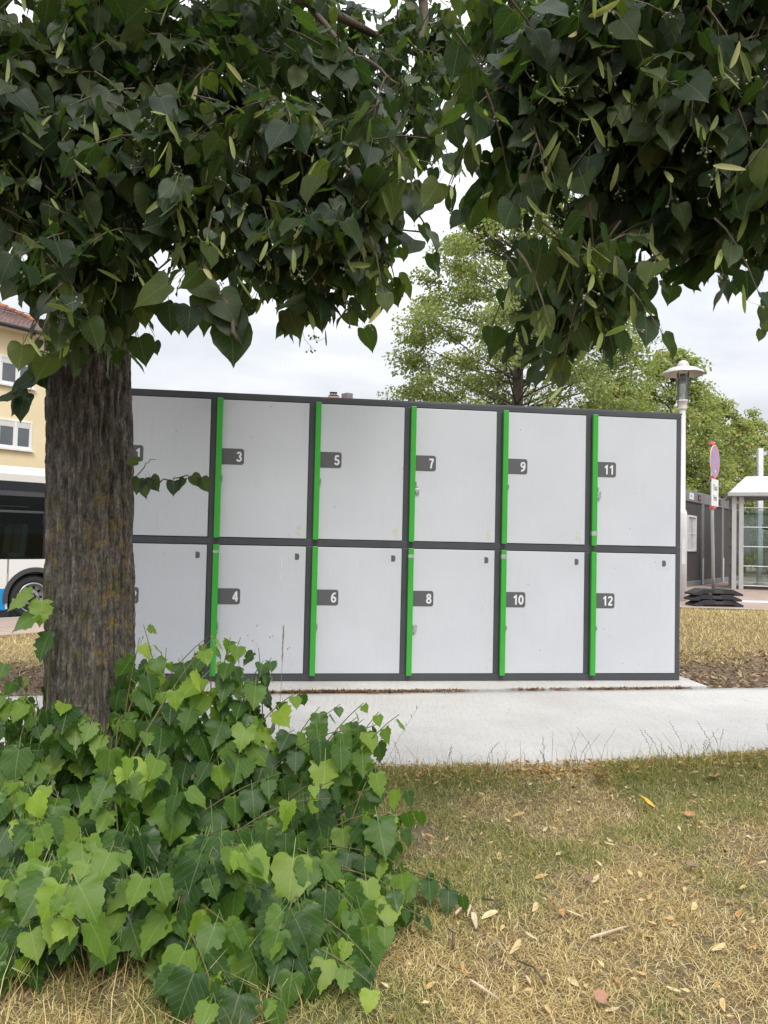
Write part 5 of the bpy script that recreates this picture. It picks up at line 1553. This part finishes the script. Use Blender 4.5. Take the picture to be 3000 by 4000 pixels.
# windows
m = MB()
posts = [X0, X0 + 0.9]; x_ = 0.12
edges = [0.14, -1.45, -3.05, -4.65, -6.2]
for e in edges: posts.append(e)
m.box(X0, X1, 0.02, 0.06, 2.50, 2.6); m.box(X0, X1, 0.022, 0.062, 2.17, 2.215)
m.box(X0, X1, WB - 0.06, WB - 0.02, 2.2, 2.6)
m.build('window_rail', M['bus_grey'], bus)
m = MB()
for e in edges: m.box(e, e + 0.09, 0.018, 0.07, 1.251, 2.5)
m.build('window_post', M['bus_black'], bus)
for k in range(len(edges) - 1):
    a, b_ = edges[k + 1] + 0.09, edges[k]
    m = MB(); m.box(a, b_, 0.03, 0.038, 1.251, 2.17); w = m.build('window', M['bus_glass'], bus)
    m = MB(); m.box(a, b_, 0.03, 0.038, 2.215, 2.5); m.build('hopper_window', M['bus_glass'], bus)
    m = MB(); m.box(a + 0.1, b_ - 0.3, 0.024, 0.05, 2.285, 2.30); m.build('hopper_bar', M['bus_black'], w)
    m = MB(); m.box(a, b_, WB - 0.038, WB - 0.03, 1.251, 2.2); m.build('far_window', M['bus_glass'], bus)
m = MB()
for e in edges: m.box(e - 0.02, e + 0.11, WB - 0.07, WB - 0.018, 1.251, 2.2)
m.build('window_post', M['bus_black'], bus)
m = MB(); m.box(0.23, X1, 0.02, 0.06, 1.251, 2.5); m.box(0.23, X1, WB - 0.06, WB - 0.02, 1.251, 2.5); m.build('rear_quarter', M['bus_black'], bus)
m = MB(); m.box(X0 + 0.1, X1 - 0.1, 0.1, WB - 0.1, 0.95, 1.0); m.box(X0 + 0.1, X1 - 0.1, 0.1, WB - 0.1, 2.68, 2.72); m.build('interior', M['rubber'], bus)
for k in range(9):
    for y_ in (0.25, 0.72, 1.4, 1.86):
        if k in (3, 6) and y_ < 1: continue
        xx = -0.45 - k * 0.72
        m = MB(); m.prism([(xx, 1.25), (xx + 0.34, 1.25), (xx + 0.40, 1.86), (xx + 0.37, 1.95), (xx + 0.30, 1.95), (xx + 0.26, 1.86), (xx + 0.22, 1.36), (xx, 1.36)], y_, y_ + 0.42)
        m.build('passenger_seat', M['bus_grey'], bus, bevel=0.03)
m = MB(); m.box(-0.98, -0.72, 0.026, 0.0295, 1.89, 2.15); m.build('window_notice', M['label_white'], bus)
# wheel
wheel_c = Vector((0, 0.22, 0.475))
def wheel(xc, yc):
    m = MB(); m.lathe([(0.30, -0.14), (0.33, -0.17), (0.42, -0.16), (0.46, -0.11), (0.47, 0.0), (0.46, 0.12), (0.3, 0.14)], 48, axis='y')
    w = m.build('tyre', M['rubber'], bus, smooth_shade=True); w.location = (xc, yc, 0.475)
    m = MB(); m.lathe([(0.305, -0.165), (0.29, -0.178), (0.275, -0.165), (0.255, -0.10), (0.245, -0.02), (0.17, -0.015), (0.165, -0.06), (0.15, -0.07), (0.0005, -0.07)], 40, axis='y')
    r_ = m.build('rim', M['steel'], w, smooth_shade=True)
    for k in range(10):
        a = 2 * math.pi * k / 10
        m = MB(); m.lathe([(0.0005, -0.028), (0.026, -0.028), (0.026, -0.0)], 12, axis='y', M=Matrix.Translation((0.208 * math.cos(a), 0, 0.208 * math.sin(a))))
        m.build('rim_hole', M['black_gap'], w)
        m = MB(); a += 0.31; m.lathe([(0.0005, -0.088), (0.014, -0.088), (0.016, -0.068)], 6, axis='y', M=Matrix.Translation((0.135 * math.cos(a), 0, 0.135 * math.sin(a))))
        m.build('wheel_nut', M['steel'], w)
    m = MB(); m.lathe([(0.0005, -0.12), (0.07, -0.12), (0.09, -0.10), (0.095, -0.065)], 24, axis='y'); m.build('hub', M['rubber'], w, smooth_shade=True)
wheel(0, 0.22)
wheel(-5.6, 0.22)

# ------------------------------------------------------------------ yellow house
HA = R(53)
hc = P(207, 1700, 35.0)
house = thing('yellow_house', 'yellow rendered house with white windows and a red tiled hip roof', 'house', (hc.x, hc.y, -0.45), HA)
M['render'] = pmat('yellow render', (0.80, 0.67, 0.43), 0.9, 0, 0.05, 0.6, 0.2, 30)
M['tile'] = None
t = NT('roof tiles')
w_ = t.n('ShaderNodeTexBrick'); w_.inputs['Scale'].default_value = 1; w_.inputs['Brick Width'].default_value = 0.2; w_.inputs['Row Height'].default_value = 0.17; w_.inputs['Mortar Size'].default_value = 0.012
w_.inputs['Color1'].default_value = (0.25, 0.16, 0.145, 1); w_.inputs['Color2'].default_value = (0.33, 0.23, 0.21, 1); w_.inputs['Mortar'].default_value = (0.10, 0.05, 0.045, 1)
t.l(t.obj(), w_.inputs['Vector'])
t.base(t.mix(t.ramp(t.noise(2, 5), [(0.45, 0), (0.7, 0.5)]), w_.outputs[0], (0.33, 0.24, 0.21)))
t.b.inputs['Roughness'].default_value = 0.8
M['tile'] = t.mat
M['ridge'] = pmat('ridge tile', (0.40, 0.16, 0.09), 0.8, 0, 0.15, 4)
M['soffit'] = pmat('soffit board', (0.62, 0.58, 0.52), 0.8)
M['gutter'] = pmat('dark gutter', (0.04, 0.035, 0.033), 0.5)
M['house_glass'] = pmat('house pane', (0.10, 0.115, 0.125), 0.06, 0, 0.2, 1, spec=0.9)
M['shutter'] = pmat('roller shutter', (0.72, 0.71, 0.68), 0.6, 0, 0.04, 4)
M['curtain'] = pmat('net curtain', (0.7, 0.7, 0.7), 0.8, 0, 0.2, 12)
LH, DH = 18.0, 11.0
EZ = P(0, 1312, 34).z + 0.45 + 0.1
m = MB(); m.box(-LH, 0, 0, DH, 0, EZ); m.build('wall', M['render'], house)
ov = 0.55; rh = 3.6
vs = [(-LH - ov, -ov, EZ + 0.05), (ov, -ov, EZ + 0.05), (ov, DH + ov, EZ + 0.05), (-LH - ov, DH + ov, EZ + 0.05), (-LH + DH / 2, DH / 2, EZ + rh + 0.05), (-DH / 2, DH / 2, EZ + rh + 0.05)]
# stepped tile courses on the front and end slopes
rf = MB()
rows = 34
def course(a0, a1, b0, b1, k):
    # a: lower edge ends, b: upper edge ends
    for (s0, s1) in ((k / rows, (k + 1) / rows),):
        p = [Vector(a0).lerp(Vector(b0), s0), Vector(a1).lerp(Vector(b1), s0), Vector(a1).lerp(Vector(b1), s1), Vector(a0).lerp(Vector(b0), s1)]
        nrm_ = (p[1] - p[0]).cross(p[3] - p[0]).normalized()
        q = [p[0] + nrm_ * 0.045, p[1] + nrm_ * 0.045, p[2] + nrm_ * 0.01, p[3] + nrm_ * 0.01]
        rf.add([tuple(v) for v in p[:2] + q], [(2, 3, 4, 5), (0, 1, 3, 2)])
for k in range(rows):
    course(vs[0], vs[1], vs[4], vs[5], k)
    course(vs[1], vs[2], vs[5], vs[5], k)
    course(vs[2], vs[3], vs[5], vs[4], k)
    course(vs[3], vs[0], vs[4], vs[4], k)
roof = rf.build('roof', M['tile'], house)
hip0, hip1 = Vector(vs[1]), Vector(vs[5])
nt = 26
for k in range(nt):
    a, b_ = hip0.lerp(hip1, k / nt) + Vector((0, 0, 0.07)), hip0.lerp(hip1, (k + 1.1) / nt) + Vector((0, 0, 0.05))
    m = MB(); m.tube([a, b_], [0.13, 0.10], 8); m.build('ridge_tile', M['ridge'], roof, smooth_shade=True)
m = MB(); m.box(-LH - ov + 0.02, ov - 0.02, -ov + 0.02, -0.002, EZ - 0.08, EZ + 0.04); m.build('soffit', M['soffit'], house)
m = MB(); m.tube([(-LH - ov, -ov - 0.05, EZ + 0.02), (ov, -ov - 0.05, EZ + 0.02)], 0.09, 8); m.build('gutter', M['gutter'], house, smooth_shade=True)
m = MB()
for k in range(8): m.tube([(-1.5 - k * 2.0, -ov + 0.02, EZ - 0.10), (-1.3 - k * 2.0, -ov + 0.02, EZ - 0.10)], 0.06, 6)
m.build('bracket', M['gutter'], house)
m = MB(); 
for k in range(40):
    a = -0.6 - k * 0.28
    m.tube([(a, 0.85, EZ + 0.95), (a, 0.85, EZ + 1.15)], 0.012, 4)
for z_ in (0.97, 1.06, 1.15): m.tube([(0 - 0.4, 0.85, EZ + z_), (-12, 0.85, EZ + z_)], 0.014, 4)
m.build('snow_guard', M['gutter'], house)
def hwin(xr, z0, wW, hH):
    x0_ = xr - wW
    m = MB(); fr_ = 0.08
    m.box(x0_, xr, -0.05, 0.03, z0, z0 + fr_); m.box(x0_, xr, -0.05, 0.03, z0 + hH - fr_, z0 + hH); m.box(x0_, x0_ + fr_, -0.049, 0.03, z0 + fr_, z0 + hH - fr_); m.box(xr - fr_, xr, -0.049, 0.03, z0 + fr_, z0 + hH - fr_)
    w = m.build('window', M['white_paint'], house, bevel=0.01)
    xm = x0_ + wW * 0.52
    for (a, b_) in ((x0_ + fr_, xm - 0.05), (xm + 0.05, xr - fr_)):
        m = MB(); m.box(a, b_, -0.03, 0.0, z0 + hH - fr_ - 0.24, z0 + hH - fr_ - 0.002)
        for q in range(5): m.box(a, b_, -0.036, -0.0305, z0 + hH - fr_ - 0.235 + q * 0.046, z0 + hH - fr_ - 0.20 + q * 0.046)
        m.build('roller_shutter', M['shutter'], w)
        m = MB()
        m.box(a, a + 0.05, -0.042, -0.005, z0 + fr_, z0 + hH - fr_ - 0.243); m.box(b_ - 0.05, b_, -0.042, -0.005, z0 + fr_, z0 + hH - fr_ - 0.243); m.box(a + 0.05, b_ - 0.05, -0.042, -0.005, z0 + fr_, z0 + fr_ + 0.07)
        m.build('sash', M['white_paint'], w)
        m = MB(); m.box(a + 0.05, b_ - 0.05, -0.018, -0.008, z0 + fr_ + 0.07, z0 + hH - fr_ - 0.243); m.build('pane', M['house_glass'], w)
    m = MB(); m.box(xm - 0.05, xm + 0.05, -0.046, 0.02, z0 + fr_, z0 + hH - fr_); m.build('mullion', M['white_paint'], w)
    m = MB(); m.box(x0_ - 0.08, xr + 0.08, -0.14, -0.051, z0 - 0.06, z0 + 0.02); m.build('sill', M['white_paint'], w)
# window 1 (upper) and 2 (lower) measured along the wall
def wall_u(px, py):
    # where the ray through the pixel meets the front wall
    d = P(px, py, 1.0) - Vector((0, 0, CAM_H)); e = Vector((math.cos(HA), math.sin(HA), 0)); nn = Vector((math.sin(HA), -math.cos(HA), 0))
    o0 = Vector((hc.x, hc.y, 0)) - Vector((0, 0, CAM_H))
    tt = o0.dot(nn) / d.dot(nn)
    p = d * tt + Vector((0, 0, CAM_H))
    return (p - Vector((hc.x, hc.y, 0))).dot(e), p.z + 0.45
ur1, zt1 = wall_u(134, 1412); _, zb1 = wall_u(104, 1516); ul1, _ = wall_u(0, 1440)
ur2, zt2 = wall_u(126, 1650); _, zb2 = wall_u(125, 1762)
ww = ur1 - ul1 + 0.05
for col in range(4):
    for (zt_, zb_) in ((zt1, zb1), (zt2, zb2)):
        hwin((ur1 + ur2) / 2 - col * 3.6, zb_, ww, zt_ - zb_)

# ------------------------------------------------------------------ house whose chimneys show above the lockers
hb = P(1330, 1575, 42)
hz0 = -0.4
back = thing('chimney_house', 'house hidden behind the lockers, only its two chimneys showing', 'house', (hb.x, 42.0, hz0), R(8))
RZ = hb.z - hz0 - 0.15
m = MB(); m.box(-9, 9, -4.5, 4.5, 0, RZ - 3.6); m.build('wall', pmat('pale render', (0.6, 0.57, 0.52), 0.9), back)
m = MB(); m.prism([(-5.0, RZ - 3.75), (5.0, RZ - 3.75), (0, RZ)], -9.4, 9.4, axis='x'); r_ = m.build('roof', M['tile'], back)
m = MB(); cxa = 0.0
x1 = P(1302, 1550, 42).x - hb.x; x2 = P(1356, 1550, 42).x - hb.x
zt = P(1300, 1534, 42).z - hz0
m = MB(); m.box(x1 - 0.32, x1 + 0.32, -0.35, 0.35, RZ - 1.2, zt - 0.26)
ch = m.build('chimney', pmat('pink brick', (0.42, 0.27, 0.23), 0.9, 0, 0.2, 9), r_)
m = MB(); m.prism([(x1 - 0.32, zt - 0.258), (x1 + 0.32, zt - 0.258), (x1 + 0.18, zt - 0.16), (x1 - 0.18, zt - 0.16)], -0.3, 0.3)
for s_ in (-0.14, 0, 0.14): m.box(x1 + s_ - 0.02, x1 + s_ + 0.02, -0.15, 0.15, zt - 0.16, zt - 0.03)
m.box(x1 - 0.2, x1 + 0.2, -0.2, 0.2, zt - 0.03, zt); m.build('chimney_cowl', M['gutter'], r_)
m = MB(); z2 = P(1356, 1537, 42).z - hz0; m.box(x2 - 0.2, x2 + 0.2, -0.25, 0.25, RZ - 1.0, z2, M=Matrix.Translation((x2, 0, 0)) @ Matrix.Rotation(R(35), 4, 'Z') @ Matrix.Translation((-x2, 0, 0)))
m.build('chimney', pmat('slate clad chimney', (0.21, 0.18, 0.17), 0.7, 0, 0.1, 5), r_)

# pale block of flats seen small through the shelter glass
fb = P(3010, 2250, 60)
fl = thing('far_building', 'pale block with window bands seen through the shelter glass', 'building', (fb.x, 60, 0.2), R(10))
m = MB(); m.box(-4.5, 9, 0, 8, 0, 4.2); m.build('wall', pmat('far render', (0.6, 0.58, 0.56), 0.9), fl)
for r in range(2):
    for k in range(6):
        m = MB(); m.box(-4 + k * 2.1, -2.6 + k * 2.1, -0.06, -0.005, 0.9 + r * 1.7, 2.0 + r * 1.7); m.build('window', M['house_glass'], fl)
m = MB(); m.box(-4.8, 9.3, -0.3, 8.3, 4.201, 4.5); m.build('roof', M['gutter'], fl)
print('leaves', n_tree, n_rt, len(pos))
